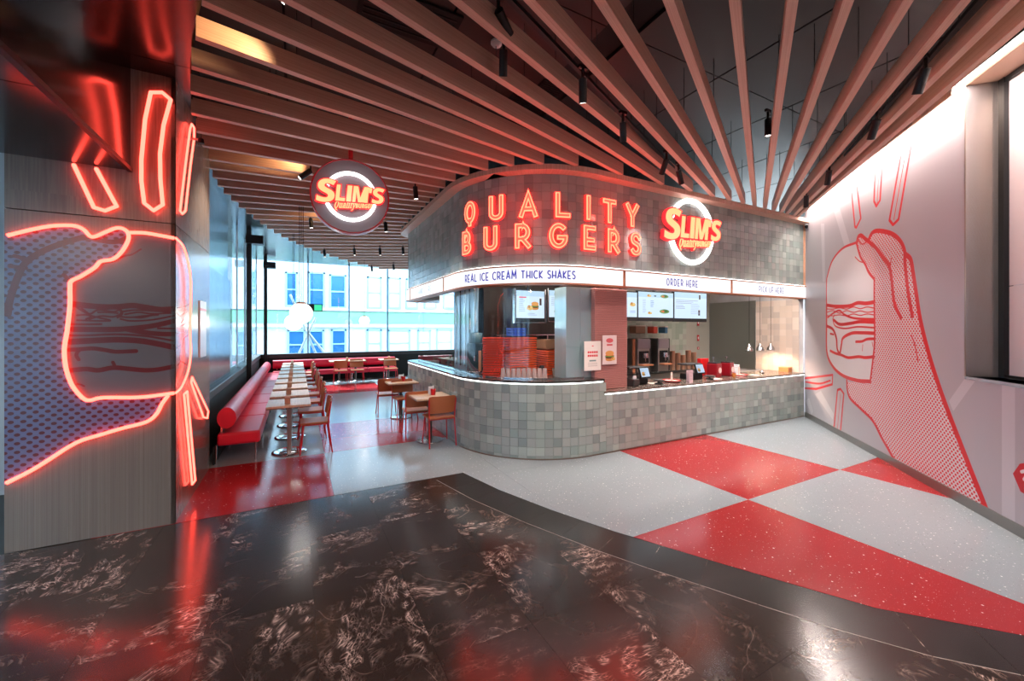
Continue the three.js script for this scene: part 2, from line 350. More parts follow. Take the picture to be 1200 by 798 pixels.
{ // light line along the wall head
  for (let i = 0; i < 3; i++) {
    const s0 = [0.25, 2.42, 4.58][i], s1 = [2.4, 4.55, 7.5][i], L = s1 - s0;
    const o = thing('linear_wall_light', ['white linear light at the head of the mural wall beside the tiled canopy', 'white linear light at the head of the mural wall above the printed rays', 'white linear light along the head of the dark framed niche'][i], 'light', 'linear wall washers');
    o.rotation.y = WALL_TURN;
    part(o, 'channel', span(s0, s1, 4.385, 4.42, 0.02, 0.10), blackMetal);
    if (i < 2) part(o, 'added_glare_lip', span(s0, s1, 4.30, 4.42, 0.101, 0.112), wood);  // added lip, keeps the light line from reflecting in the paving
    part(o, 'led_diffuser', span(s0, s1, 4.37, 4.385, 0.03, 0.09), glow(1, 0.9, 0.84, 14, 0xffffff));
    const l = new THREE.RectAreaLight(new THREE.Color().setRGB(1, 0.88, 0.82), 190, L, 0.06);
    l.position.set((s0 + s1) / 2, 4.365, 0.06); l.lookAt(l.position.x, 0, l.position.z); l.rotation.set(-Math.PI / 2, 0, 0);
    o.add(l);
  }
}

// ================================================================ CEILING
const SLAT_Y = 4.08, SOFFIT = 4.22, CEIL = 4.78;
const tip = new THREE.CatmullRomCurve3([[-7.2, 6.8], [-8.5, 4.4], [-9.45, 2.6], [-10.0, 1.19], [-10.33, -0.16], [-10.49, -1.96], [-10.52, -3.26], [-10.25, -4.94], [-9.79, -6.64], [-9.04, -8.32], [-7.85, -10.0], [-6.2, -11.6]].map(([x, z]) => V3(x, 0, z)));
const tips = tip.getSpacedPoints(240);
const tipX = (z) => { for (let i = 1; i < tips.length; i++) if ((tips[i - 1].z - z) * (tips[i].z - z) <= 0) { const t = (z - tips[i - 1].z) / (tips[i].z - tips[i - 1].z || 1); return tips[i - 1].x + (tips[i].x - tips[i - 1].x) * t; } return z > 0 ? -7.2 : -6.2; };
const ceiling = structure('ceiling', 'dark metal panel ceiling above the timber battens', 'ceiling');
{
  // upper panels in rows across x, joints along z
  const xs = [1.2, -0.9, -2.3, -3.7, -4.2 - 0.9, -6.45], xs2 = [-6.78, -8.15, -9.55, -10.95];
  const rows = [[xs, 1], [xs2, 1]];
  for (const [list] of rows) for (let i = 0; i + 1 < list.length; i++) for (let k = 0; k < 7; k++) {
    const z1 = 7.2 - k * 2.8, z0 = Math.max(z1 - 2.8, -11.62);
    part(ceiling, 'ceiling_panel', span(list[i + 1] + 0.012, list[i] - 0.012, CEIL, CEIL + 0.04, z0 + 0.006, z1 - 0.006), darkPanel);
  }
  part(ceiling, 'ceiling_backing', span(-15, 4, CEIL + 0.06, CEIL + 0.3, -11.8, 9), blackMatt);
  part(ceiling, 'air_slot', span(-6.77, -6.46, CEIL + 0.03, CEIL + 0.055, -11.6, 7.2), blackMatt);
  // low soffit outside the batten field
  for (let k = 0; k < 14; k++) {
    const z1 = 7.0 - k * 1.4, z0 = Math.max(z1 - 1.392, -11.6), p = [[-14.6, z0], [-14.6, z1]];
    for (let n = 0; n <= 8; n++) { const z = z1 + (z0 - z1) * n / 8; p.push([tipX(Math.max(-11.6, Math.min(6.8, z))), z]); }
    part(ceiling, 'soffit_panel', slab(p, SOFFIT + 0.05, 0.05, 1), M(C(62, 60, 62), 0.2, 0.7));
  }
  // upstand between soffit and upper ceiling
  const up = []; for (let i = 1; i < tips.length; i++) up.push(bar(tips[i - 1].clone().setY(4.52), tips[i].clone().setY(4.52), 0.03, 0.56));
  part(ceiling, 'soffit_upstand', merged(up), blackPanel);
}
const bulk = structure('trim_1', 'glossy black bulkhead boxed out over the neon column', 'bulkhead');
part(bulk, 'bulkhead_side', span(-10.80, -10.77, 3.3, SOFFIT, -0.22, 2.05), blackPanel);
part(bulk, 'bulkhead_side', span(-10.80, -10.77, 3.3, SOFFIT, 2.06, 6.5), blackPanel);
part(bulk, 'bulkhead_base', span(-14.2, -10.77, 3.28, 3.30, -0.22, 1.2), blackPanel);
part(bulk, 'bulkhead_base', span(-14.2, -10.77, 3.28, 3.30, 1.21, 6.5), blackPanel);
part(bulk, 'bulkhead_lip', span(-10.79, -10.755, 3.265, 3.30, -0.22, 6.5), blackMetal);

// battens
function rayHit(p, d, shopTest, max) { for (let t = 0; t < max; t += 0.02) if (shopTest(p.x + d.x * t, p.z + d.z * t)) return t; return max; }
const R1 = 1.5, OV = 0.19;
function inShop(x, z, o = OV) {                              // inside the canopy outline grown by o
  if (x > 0.4 || z > o || z < -5.0 - o || x < -7.18 - o) return false;
  if (x < -5.68 && z > -1.5) return Math.hypot(x + 5.68, z + 1.5) < R1 + o;
  if (x < -6.83 && z < -4.65) return Math.hypot(x + 6.83, z + 4.65) < 0.35 + o;
  return true;
}
const slatLines = [[236.9, 3.4, 684, 198], [229.3, 44.5, 643.7, 195.6], [224.3, 79, 607, 196.5], [223.4, 108.3, 578, 201.4], [224.3, 133.4, 554.5, 206.5], [230, 154.4, 536, 212.7], [231.8, 170.4, 524, 220.8], [242.7, 186.8, 516, 227], [334, 0, 739, 210.7], [438.6, 0, 783, 220.8], [532.7, 0, 812, 226], [620, 0, 838, 233], [702.4, 0, 857, 238], [783, 0, 872, 241], [860.5, 0, 884.6, 244], [929.3, 0, 896, 247], [994.8, 0, 906, 248.8], [1065, 0, 914.7, 250.6], [1132.6, 0, 921, 252.5], [1190, 0, 928.8, 254.4], [1200, 27.7, 930, 258]];
function batten(a, b) {
  const o = thing('timber_batten', 'long pale timber batten in the fanned slatted ceiling', 'batten', 'ceiling battens', [a.x, SLAT_Y, a.z], -Math.atan2(b.z - a.z, b.x - a.x));
  const L = Math.hypot(b.x - a.x, b.z - a.z), g = new THREE.BoxGeometry(L, 0.16, 0.065).translate(L / 2, 0.08, 0);
  const p = g.attributes.position, u = g.attributes.uv, r = rr(0, 1); for (let i = 0; i < p.count; i++) u.setXY(i, (p.getY(i) + p.getZ(i)) * 2 + r, p.getX(i) * 0.25 + r);
  part(o, 'lath', g, wood);
  const hang = []; for (let s = 0.7; s < L - 0.2; s += 1.6) hang.push(cyl(0.004, 0.004, CEIL - SLAT_Y - 0.16, s, 0.16 + (CEIL - SLAT_Y - 0.16) / 2, 0, 6));
  if (hang.length) part(o, 'hanger_rod', merged(hang), blackMetal).userData.kind = 'stuff';
}
slatLines.forEach(([x0, y0, x1, y1], i) => {
  let a = pxY(x0, y0, SLAT_Y), b = pxY(x1, y1, SLAT_Y);
  const d = b.clone().sub(a).normalize();
  if (y0 < 3 || x0 > 1100) { let t = 0; while (t < 3.6 && a.x - d.x * t > tipX(Math.min(6.8, a.z - d.z * t)) + 0.05 && a.z - d.z * t < 6.8) t += 0.05; a = a.clone().addScaledVector(d, -t); }
  let t = rayHit(a, d, (x, z) => inShop(x, z), 12); 
  if (i > 18) t = a.distanceTo(b);
  batten(a, a.clone().addScaledVector(d, t));
});
{ // the far battens behind, following the curved tips
  const dirs = [[-1.96, 25.6], [-3.26, 19], [-6.64, 3.5], [-8.32, 0.5], [-10, -1.5], [-12, -3]];
  const dirAt = (z) => { for (let i = 1; i < dirs.length; i++) if (z >= dirs[i][0]) { const t = (z - dirs[i - 1][0]) / (dirs[i][0] - dirs[i - 1][0]); return dirs[i - 1][1] + (dirs[i][1] - dirs[i - 1][1]) * t; } return -3; };
  let z = -2.32;
  while (z > -11.2) {
    const a = V3(tipX(z), SLAT_Y, z), ang = (dirAt(z)) * Math.PI / 180;   // angle seen in the camera's frame
    const d = RIGHT.clone().multiplyScalar(Math.cos(ang)).addScaledVector(FWD, Math.sin(ang));
    let t = rayHit(a, d, (x, zz) => inShop(x, zz) || zz < -11.35 || x > 1, 14);
    if (t > 0.3) batten(a, a.clone().addScaledVector(d, t));
    z -= 0.40;
  }
}
// ================================================================ SHOP OUTLINE
const HALF = Math.PI / 2, S1 = 5.68, S2 = S1 + R1 * HALF, S3 = S2 + 3.15, RE = 0.35, S4 = S3 + RE * HALF, S5 = S4 + 0.43;
function outline(s) {                                          // place and outward normal, s metres from the mural wall
  if (s <= S1) return [-s, 0, 0, 1];
  if (s <= S2) { const f = (s - S1) / R1; return [-S1 - R1 * Math.sin(f), -R1 + R1 * Math.cos(f), -Math.sin(f), Math.cos(f)]; }
  if (s <= S3) return [-7.18, -R1 - (s - S2), -1, 0];
  if (s <= S4) { const f = (s - S3) / RE; return [-6.83 - RE * Math.cos(f), -4.65 - RE * Math.sin(f), -Math.cos(f), -Math.sin(f)]; }
  return [-6.83 + (s - S4), -5.0, 0, -1];
}
function stops(s0, s1) {
  const out = [s0]; let s = s0;
  const step = (q) => (q < S1 ? S1 - q : q < S2 ? 0.07 : q < S3 ? S3 - q : q < S4 ? 0.05 : 9);
  while (s < s1 - 1e-6) { s = Math.min(s1, s + Math.max(step(s + 1e-7), 0.001)); out.push(s); }
  return out;
}
function sweep(s0, s1, profile, vlen = true) {                 // closed profile of [offset, y] drawn along the outline
  const st = stops(s0, s1), n = profile.length, pos = [], uv = [], idx = [];
  const per = [0]; for (let i = 0; i < n; i++) { const a = profile[i], b = profile[(i + 1) % n]; per.push(per[i] + Math.hypot(a[0] - b[0], a[1] - b[1])); }
  const pt = (s, [o, y]) => { const [x, z, nx, nz] = outline(s); return [x + nx * o, y, z + nz * o]; };
  for (let k = 0; k + 1 < st.length; k++) for (let i = 0; i < n; i++) {
    const a = pt(st[k], profile[i]), b = pt(st[k + 1], profile[i]), c = pt(st[k + 1], profile[(i + 1) % n]), d = pt(st[k], profile[(i + 1) % n]), m = pos.length / 3;
    pos.push(...a, ...b, ...c, ...d);
    uv.push(st[k] - s0, per[i], st[k + 1] - s0, per[i], st[k + 1] - s0, per[i + 1], st[k] - s0, per[i + 1]);
    idx.push(m, m + 2, m + 1, m, m + 3, m + 2);
  }
  for (const [s, flip] of [[s0, false], [s1, true]]) {
    const m = pos.length / 3, tri = THREE.ShapeUtils.triangulateShape(profile.map(([o, y]) => new THREE.Vector2(o, y)), []);
    profile.forEach((p) => { pos.push(...pt(s, p)); uv.push(0, 0); });
    tri.forEach(([a, b, c]) => flip ? idx.push(m + a, m + b, m + c) : idx.push(m + a, m + c, m + b));
  }
  const g = new THREE.BufferGeometry();
  g.setAttribute('position', new THREE.Float32BufferAttribute(pos, 3)); g.setAttribute('uv', new THREE.Float32BufferAttribute(uv, 2)); g.setIndex(idx);
  const q = g.toNonIndexed(); q.computeVertexNormals(); return q;
}
const rect = (o0, o1, y0, y1) => [[o0, y0], [o1, y0], [o1, y1], [o0, y1]];
function onOutline(o, s, off, y) { const [x, z, nx, nz] = outline(s); o.position.set(x + nx * off, y, z + nz * off); o.rotation.y = Math.atan2(nx, nz); return o; }
function outlineAt(px) {                                       // s of the outline point seen in picture column px
  let best = 0, e = 1e9;
  for (let s = 0; s < S3; s += 0.005) { const [x, z] = outline(s), v = V3(x, 0, z).sub(EYE.clone().setY(0)), c = 600 + FOCAL * v.dot(RIGHT) / v.dot(FWD), d = Math.abs(c - px); if (d < e) { e = d; best = s; } }
  return best;
}
// ---------------------------------------------------------------- glazed tiles
const TS = 0.125, tileGeos = [new RoundedBoxGeometry(TS - 0.0025, TS - 0.0025, 0.012, 1, 0.002), new RoundedBoxGeometry(TS - 0.0035, TS - 0.003, 0.013, 1, 0.002)];
const tileBump = dataTex(128, (u, v) => { const k = 255 * fbm(u, v, 3, 3, 120); return [k, k, k]; }, false);
const tileMats = [[142, 153, 147], [147, 156, 150], [134, 146, 141], [152, 160, 154], [144, 150, 146], [136, 143, 140], [150, 152, 147], [124, 133, 131], [157, 165, 159], [140, 147, 143]].map(([r, g, b]) => M(C(r, g, b), 0.19, 0, { bumpMap: tileBump, bumpScale: 0.002 }));
function tiling(parent, list, keep = 300) {                    // list of [s, y, shareOfRow]; the tiles seen largest stay single
  const dist = (t) => { const [x, z] = outline(t[0]); return Math.hypot(x - EYE.x, t[1] - EYE.y, z - EYE.z); };
  list.sort((a, b) => dist(a) - dist(b));
  const rest = tileMats.map(() => []);
  list.forEach(([s, y, off, h], i) => {
    const k = Math.floor(rnd() * tileMats.length), g = tileGeos[i % 2], m = new THREE.Mesh(g, tileMats[k]); m.name = 'tile';
    onOutline(m, s, off + rr(-0.0008, 0.0012), y); m.rotation.order = 'YXZ'; m.rotation.x = rr(-0.010, 0.010); m.rotation.y += rr(-0.010, 0.010);
    if (h) m.scale.y = h / TS;
    if (i < keep) parent.add(m); else { m.updateMatrix(); rest[k].push(g.clone().applyMatrix4(m.matrix)); }
  });
  rest.forEach((r, k) => { if (r.length) { const m = part(parent, 'tile_field', merged(r), tileMats[k]); m.userData.kind = 'stuff'; } });
}
const grout = M(C(132, 136, 132), 0.8);
// counter
const STEP = 5.44, HI = 1.11, LO = 0.92;
const counter = thing('tiled_counter', 'curved service counter faced in grey-green glazed square tiles', 'counter');
part(counter, 'counter_core', merged([sweep(0.05, STEP, rect(-0.16, -0.012, 0.0, LO - 0.03)), sweep(STEP, S5, rect(-0.16, -0.012, 0.0, HI - 0.03))]), grout);
{
  const list = [];
  for (let s = 0.02 + TS / 2; s < S4 + 0.2; s += TS) {
    const top = (s < STEP ? LO : HI) - 0.055; let y = top;
    while (y > 0.03) { const h = Math.min(TS, y - 0.02); if (h > 0.02) list.push([s, y - h / 2, -0.007, h < TS - 0.001 ? h : 0]); y -= TS; }
  }
  tiling(counter, list);
}
part(counter, 'counter_plinth', merged([sweep(0.02, S5, rect(-0.02, 0.004, 0.003, 0.02))]), M(C(120, 104, 92), 0.35, 0.7));
part(counter, 'step_cheek', span(-STEP - 0.0, -STEP + 0.012, LO - 0.05, HI - 0.02, -0.5, -0.002), stone);
const lowTop = thing('ordering_worktop', 'dark stone worktop of the lower ordering counter', 'worktop');
part(lowTop, 'slab', sweep(0.02, STEP - 0.001, rect(-0.72, 0.015, LO - 0.03, LO)), M(C(112, 100, 92), 0.16));
const highTop = thing('tray_worktop', 'dark stone worktop of the raised curved counter with trays', 'worktop');
part(highTop, 'slab', sweep(STEP, S2, rect(-0.95, 0.015, HI - 0.03, HI)), stone);
part(highTop, 'slab', sweep(S2, S4, rect(-0.34, 0.015, HI - 0.03, HI)), stone);
const ledNames = [[0.04, 2.7, LO, 'white light strip under the ordering counter beside the mural wall'], [2.72, STEP - 0.02, LO, 'white light strip under the ordering counter below the till'], [STEP + 0.02, S1 + 1.6, HI, 'white light strip under the raised counter round the curve'], [S1 + 1.62, S3 + 0.2, HI, 'white light strip under the raised counter beside the cafe tables']];
for (const [a, b, y, label] of ledNames) {
  const o = thing('counter_light_strip', label, 'light', 'counter light strips');
  part(o, 'led_tape', sweep(a, b, rect(-0.010, 0.008, y - 0.046, y - 0.034)), glow(0.95, 1, 0.97, 4.5, 0xffffff));
}
// ---------------------------------------------------------------- canopy
const SB = 2.47, ST = 2.735, FT = 4.02;
const canopy = thing('tiled_canopy', 'curved canopy over the kitchen faced in grey glazed tiles', 'canopy');
part(canopy, 'canopy_core', sweep(0.03, S5, rect(-0.14, -0.012, ST - 0.2, FT)), grout);
part(canopy, 'canopy_soffit', slab([...stops(0, S5).map((s) => { const [x, z, nx, nz] = outline(s); return [x - nx * 0.1, z - nz * 0.1]; }), [0, -4.9]], 2.9, 0.04), whitePaint);
part(canopy, 'canopy_roof', span(-7.0, 0, FT, FT + 0.05, -4.9, -0.5), blackMatt);
{
  const list = [];
  for (let s = 0.06 + TS / 2; s < S4 + 0.2; s += TS) for (let y = FT; y > ST + 0.04; y -= TS) { const h = Math.min(TS, y - ST - 0.03); if (h > 0.02) list.push([s, y - h / 2, -0.007, h < TS - 0.001 ? h : 0]); }
  tiling(canopy, list);
}
part(canopy, 'timber_ledge', sweep(0.03, S5, rect(-0.06, OV - 0.02, FT, FT + 0.075)), M(0xffffff, 0.45, 0, { map: slatTex }));
part(canopy, 'end_trim', span(-0.03, 0.03, SB, FT, -0.02, 0.03), M(C(196, 150, 122), 0.45));
const cam1 = thing('security_camera', 'small dark dome camera under the canopy ledge by the mural wall', 'camera', null, [-0.12, 3.96, 0.1]);
part(cam1, 'mount', cyl(0.04, 0.04, 0.03, 0, 0.04, 0), whitePaint); part(cam1, 'dome', new THREE.SphereGeometry(0.04, 14, 10), blackMetal);

// ---------------------------------------------------------------- lettering: double-line capitals drawn as strokes
const arc = (cx, cy, rx, ry, a0, a1, n = 12) => Array.from({ length: n + 1 }, (_, i) => { const a = (a0 + (a1 - a0) * i / n) * Math.PI / 180; return [cx + rx * Math.cos(a), cy + ry * Math.sin(a)]; });
const GLYPH = {
  L: [0.42, [[[0, 1], [0, 0], [0.42, 0]]]], I: [0.0, [[[0, 1], [0, 0]]]], T: [0.5, [[[0, 1], [0.5, 1]], [[0.25, 1], [0.25, 0]]]],
  Y: [0.52, [[[0, 1], [0.26, 0.46], [0.26, 0]], [[0.52, 1], [0.26, 0.46]]]], E: [0.4, [[[0.4, 1], [0, 1], [0, 0], [0.4, 0]], [[0, 0.4], [0.34, 0.4]]]],
  U: [0.46, [[[0, 1], ...arc(0.23, 0.24, 0.23, 0.24, 180, 360), [0.46, 1]]]], A: [0.54, [[[0, 0], [0.27, 1], [0.54, 0]], [[0.09, 0.3], [0.45, 0.3]]]],
  Q: [0.48, [arc(0.24, 0.54, 0.24, 0.46, 90, 450, 28), [[0.24, 0.14], [0.24, -0.08]]]], O: [0.56, [arc(0.28, 0.5, 0.28, 0.5, 90, 450, 28)]],
  B: [0.4, [[[0, 0], [0, 1], [0.16, 1], ...arc(0.16, 0.72, 0.19, 0.28, 90, -90), [0, 0.44]], [[0.14, 0.44], ...arc(0.18, 0.22, 0.22, 0.22, 90, -90), [0, 0]]]],
  R: [0.44, [[[0, 0], [0, 1], [0.2, 1], ...arc(0.2, 0.68, 0.22, 0.32, 90, -90), [0, 0.36]], [[0.2, 0.36], [0.44, 0]]]],
  P: [0.42, [[[0, 0], [0, 1], [0.2, 1], ...arc(0.2, 0.68, 0.22, 0.32, 90, -90), [0, 0.36]]]],
  G: [0.56, [[...arc(0.29, 0.5, 0.29, 0.5, 52, 335, 26), [0.56, 0.42], [0.32, 0.42]]]], C: [0.5, [arc(0.3, 0.5, 0.3, 0.5, 48, 312, 24)]],
  S: [0.4, [[...arc(0.2, 0.76, 0.19, 0.24, 30, 230, 12), ...arc(0.2, 0.25, 0.2, 0.25, 70, -150, 14)]]],
  H: [0.46, [[[0, 0], [0, 1]], [[0.46, 0], [0.46, 1]], [[0, 0.36], [0.46, 0.36]]]], K: [0.42, [[[0, 0], [0, 1]], [[0.42, 1], [0, 0.42], [0.42, 0]]]],
  M: [0.62, [[[0, 0], [0.06, 1], [0.31, 0.35], [0.56, 1], [0.62, 0]]]], N: [0.46, [[[0, 0], [0, 1], [0.46, 0], [0.46, 1]]]],
  D: [0.48, [[[0, 0], [0, 1], [0.14, 1], ...arc(0.16, 0.5, 0.32, 0.5, 90, -90, 16), [0, 0]]]], F: [0.4, [[[0.4, 1], [0, 1], [0, 0]], [[0, 0.42], [0.34, 0.42]]]],
};
function strokeGeo(pl, hw, z0, z1) {                           // one mitred ribbon of half width hw, from z0 to z1
  const n = pl.length, closed = Math.hypot(pl[0][0] - pl[n - 1][0], pl[0][1] - pl[n - 1][1]) < 1e-4, L = [], R = [];
  const dir = (a, b) => { const d = [b[0] - a[0], b[1] - a[1]], l = Math.hypot(...d) || 1; return [d[0] / l, d[1] / l]; };
  for (let i = 0; i < n; i++) {
    const prev = i > 0 ? pl[i - 1] : closed ? pl[n - 2] : null, next = i < n - 1 ? pl[i + 1] : closed ? pl[1] : null;
    const d0 = prev ? dir(prev, pl[i]) : dir(pl[i], next), d1 = next ? dir(pl[i], next) : d0;
    let nx = -(d0[1] + d1[1]), ny = d0[0] + d1[0]; const l = Math.hypot(nx, ny) || 1; nx /= l; ny /= l;
    const cs = Math.max(0.42, -nx * d0[1] + ny * d0[0]), k = hw / cs; let [x, y] = pl[i];
    if (!prev) { x -= d1[0] * hw; y -= d1[1] * hw; } if (!next) { x += d0[0] * hw; y += d0[1] * hw; }
    L.push([x + nx * k, y + ny * k]); R.push([x - nx * k, y - ny * k]);
  }
  const pos = [], quad = (a, b, c, d) => pos.push(...a, ...b, ...c, ...a, ...c, ...d), P = ([x, y], z) => [x, y, z];
  for (let i = 0; i + 1 < n; i++) {
    quad(P(R[i], z1), P(R[i + 1], z1), P(L[i + 1], z1), P(L[i], z1)); quad(P(L[i], z0), P(L[i + 1], z0), P(R[i + 1], z0), P(R[i], z0));
    quad(P(R[i], z0), P(R[i + 1], z0), P(R[i + 1], z1), P(R[i], z1)); quad(P(L[i + 1], z0), P(L[i], z0), P(L[i], z1), P(L[i + 1], z1));
  }
  if (!closed) { quad(P(L[0], z0), P(R[0], z0), P(R[0], z1), P(L[0], z1)); quad(P(R[n - 1], z0), P(L[n - 1], z0), P(L[n - 1], z1), P(R[n - 1], z1)); }
  const g = new THREE.BufferGeometry(); g.setAttribute('position', new THREE.Float32BufferAttribute(pos, 3)); g.computeVertexNormals();
  g.setAttribute('uv', new THREE.Float32BufferAttribute(new Float32Array(pos.length / 3 * 2), 2)); return g;
}
const glyphGeo = (ch, H, W, hw, z0, z1) => merged(GLYPH[ch][1].map((pl) => strokeGeo(pl.map(([x, y]) => [(x - GLYPH[ch][0] / 2) * W, y * H]), hw, z0, z1)));
const letterSide = glow(4.2, 0.06, 0.05, 1, 0x880000), letterEdge = glow(10, 0.66, 0.32, 1), letterFace = glow(5.5, 0.16, 0.09, 1);
{
  const row1 = [['Q', 553.7], ['U', 583.3], ['A', 619.7], ['L', 658.5], ['I', 687], ['T', 711.5], ['Y', 738]], row2 = [['B', 550.3], ['U', 577], ['R', 613.5], ['G', 653], ['E', 688.5], ['R', 716.5], ['S', 742]];
  for (const [row, y, word] of [[row1, 3.40, 'upper word of the red canopy sign'], [row2, 2.97, 'lower word of the red canopy sign']]) {
    const sign = thing(word[0] === 'u' ? 'neon_word_sign' : 'neon_word_sign', word[0] === 'u' ? 'red double-line neon letters reading QUALITY on the tiled canopy' : 'red double-line neon letters reading BURGERS on the tiled canopy', 'sign');
    row.forEach(([ch, px]) => {
      const g = new THREE.Group(); g.name = 'letter_' + ch.toLowerCase(); onOutline(g, outlineAt(px), 0.004, y); sign.add(g);
      const H = 0.285, W = 0.36;
      const hw = 0.032, up = (q) => q.translate(0, hw, 0);
      part(g, 'letter_sign_return', up(glyphGeo(ch, H, W, hw + 0.006, 0, 0.045)), letterSide);
      part(g, 'letter_sign_edge', up(glyphGeo(ch, H, W, hw, 0.04, 0.055)), letterEdge);
      part(g, 'letter_sign_face', up(glyphGeo(ch, H, W, hw - 0.017, 0.045, 0.058)), letterFace);
    });
    const s0 = outlineAt(row[2][1]), s1 = outlineAt(row[5][1]);
    for (const s of [s0, s1]) { const [x, z, nx, nz] = outline(s), l = new THREE.PointLight(new THREE.Color().setRGB(1, 0.08, 0.06), 0.35, 0, 2); l.position.set(x + nx * 0.35, y + 0.17, z + nz * 0.35); sign.add(l); }
  }
}
// ---------------------------------------------------------------- light-box band
function drawWords(c, text, cx, base, H, lw, color, gap = 0.26, wk = 0.9) {
  const adv = (ch) => ch === ' ' ? 0.42 : GLYPH[ch][0] * wk + gap;
  let w = -gap; for (const ch of text) w += adv(ch);
  let x = cx - w * H / 2; c.strokeStyle = color; c.lineWidth = lw; c.lineCap = 'butt'; c.lineJoin = 'miter';
  for (const ch of text) {
    if (ch !== ' ') for (const pl of GLYPH[ch][1]) { c.beginPath(); pl.forEach(([u, v], i) => { const X = x + u * wk * H, Y = base - v * H; i ? c.lineTo(X, Y) : c.moveTo(X, Y); }); c.stroke(); }
    x += adv(ch) * H;
  }
}
const band = [
  ['PICK UP HERE', 0.04, 2.5, 0.5, 'rgb(96,90,160)', 'pick up counter', 5], ['ORDER HERE', 2.54, 5.07, 0.5, 'rgb(56,52,166)', 'order counter', 6.2],
  ['REAL ICE CREAM THICK SHAKES', 5.11, S2 + 0.5, 0.5, 'rgb(36,34,168)', 'curve', 6.5], ['HANDCUT FRIES', S2 + 0.54, S2 + 2.8, 0.5, 'rgb(92,88,140)', 'side', 6.5], ['', S2 + 2.84, S5, 0.5, '', 'end', 4]];
for (const [text, a, b, , col, , lw] of band) {
  const o = thing('lightbox_sign', text ? `white illuminated band sign reading ${text} under the tiled canopy` : 'blank white illuminated band sign at the far end of the canopy', 'sign', null);
  const L = b - a, H = ST - SB - 0.04;
  const t = canvasTex(Math.min(2048, Math.round(L * 560)), 128, (c, w, h) => {
    c.fillStyle = '#fff'; c.fillRect(0, 0, w, h);
    if (text) { c.save(); c.translate(w, 0); c.scale(-1, 1); drawWords(c, text, w / 2, h * 0.5 + 30, 60, lw * 1.35, col, text[0] === 'R' ? 0.25 : 0.36); c.restore(); }
  });
  t.repeat.set(1 / L, 1 / H); t.wrapS = t.wrapT = THREE.ClampToEdgeWrapping;
  const faceMat = new THREE.MeshStandardMaterial({ color: 0x333333, roughness: 0.3, emissive: 0xffffff, emissiveMap: t, emissiveIntensity: 1.05 });
  // face ribbon with its own uv
  const st = stops(a, b), pos = [], uv = [], idx = [];
  st.forEach((s, i) => { const [x, z, nx, nz] = outline(s); pos.push(x + nx * 0.045, SB + 0.02, z + nz * 0.045, x + nx * 0.045, ST - 0.02, z + nz * 0.045); uv.push(s - a, 0, s - a, H); if (i) { const m = 2 * i; idx.push(m - 2, m - 1, m, m, m - 1, m + 1); } });
  const g = new THREE.BufferGeometry(); g.setAttribute('position', new THREE.Float32BufferAttribute(pos, 3)); g.setAttribute('uv', new THREE.Float32BufferAttribute(uv, 2)); g.setIndex(idx); g.computeVertexNormals();
  part(o, 'lightbox_face', g, faceMat);
  part(o, 'lightbox_case', sweep(a, b, rect(-0.12, 0.038, SB + 0.02, ST - 0.02)), whitePaint);
  part(o, 'copper_frame', merged([sweep(a, b, rect(-0.12, 0.055, SB, SB + 0.02)), sweep(a, b, rect(-0.12, 0.055, ST - 0.02, ST)), sweep(b, Math.min(b + 0.04, S5 + 0.04), rect(-0.1, 0.055, SB, ST))]), copper);
}
for (const [a, b, label] of [[0.06, 3.0, 'white uplight strip on top of the band sign near the mural wall'], [3.02, S1, 'white uplight strip on top of the band sign below the round logo'], [S1 + 0.02, S2, 'white uplight strip on top of the band sign round the curve'], [S2 + 0.02, S3, 'white uplight strip on top of the band sign along the side']]) {
  const o = thing('canopy_light_strip', label, 'light', 'canopy uplight strips');
  part(o, 'led_tape', sweep(a, b, rect(0.012, 0.03, ST + 0.001, ST + 0.012)), glow(1, 0.96, 0.95, 4.5, 0xffffff));
}

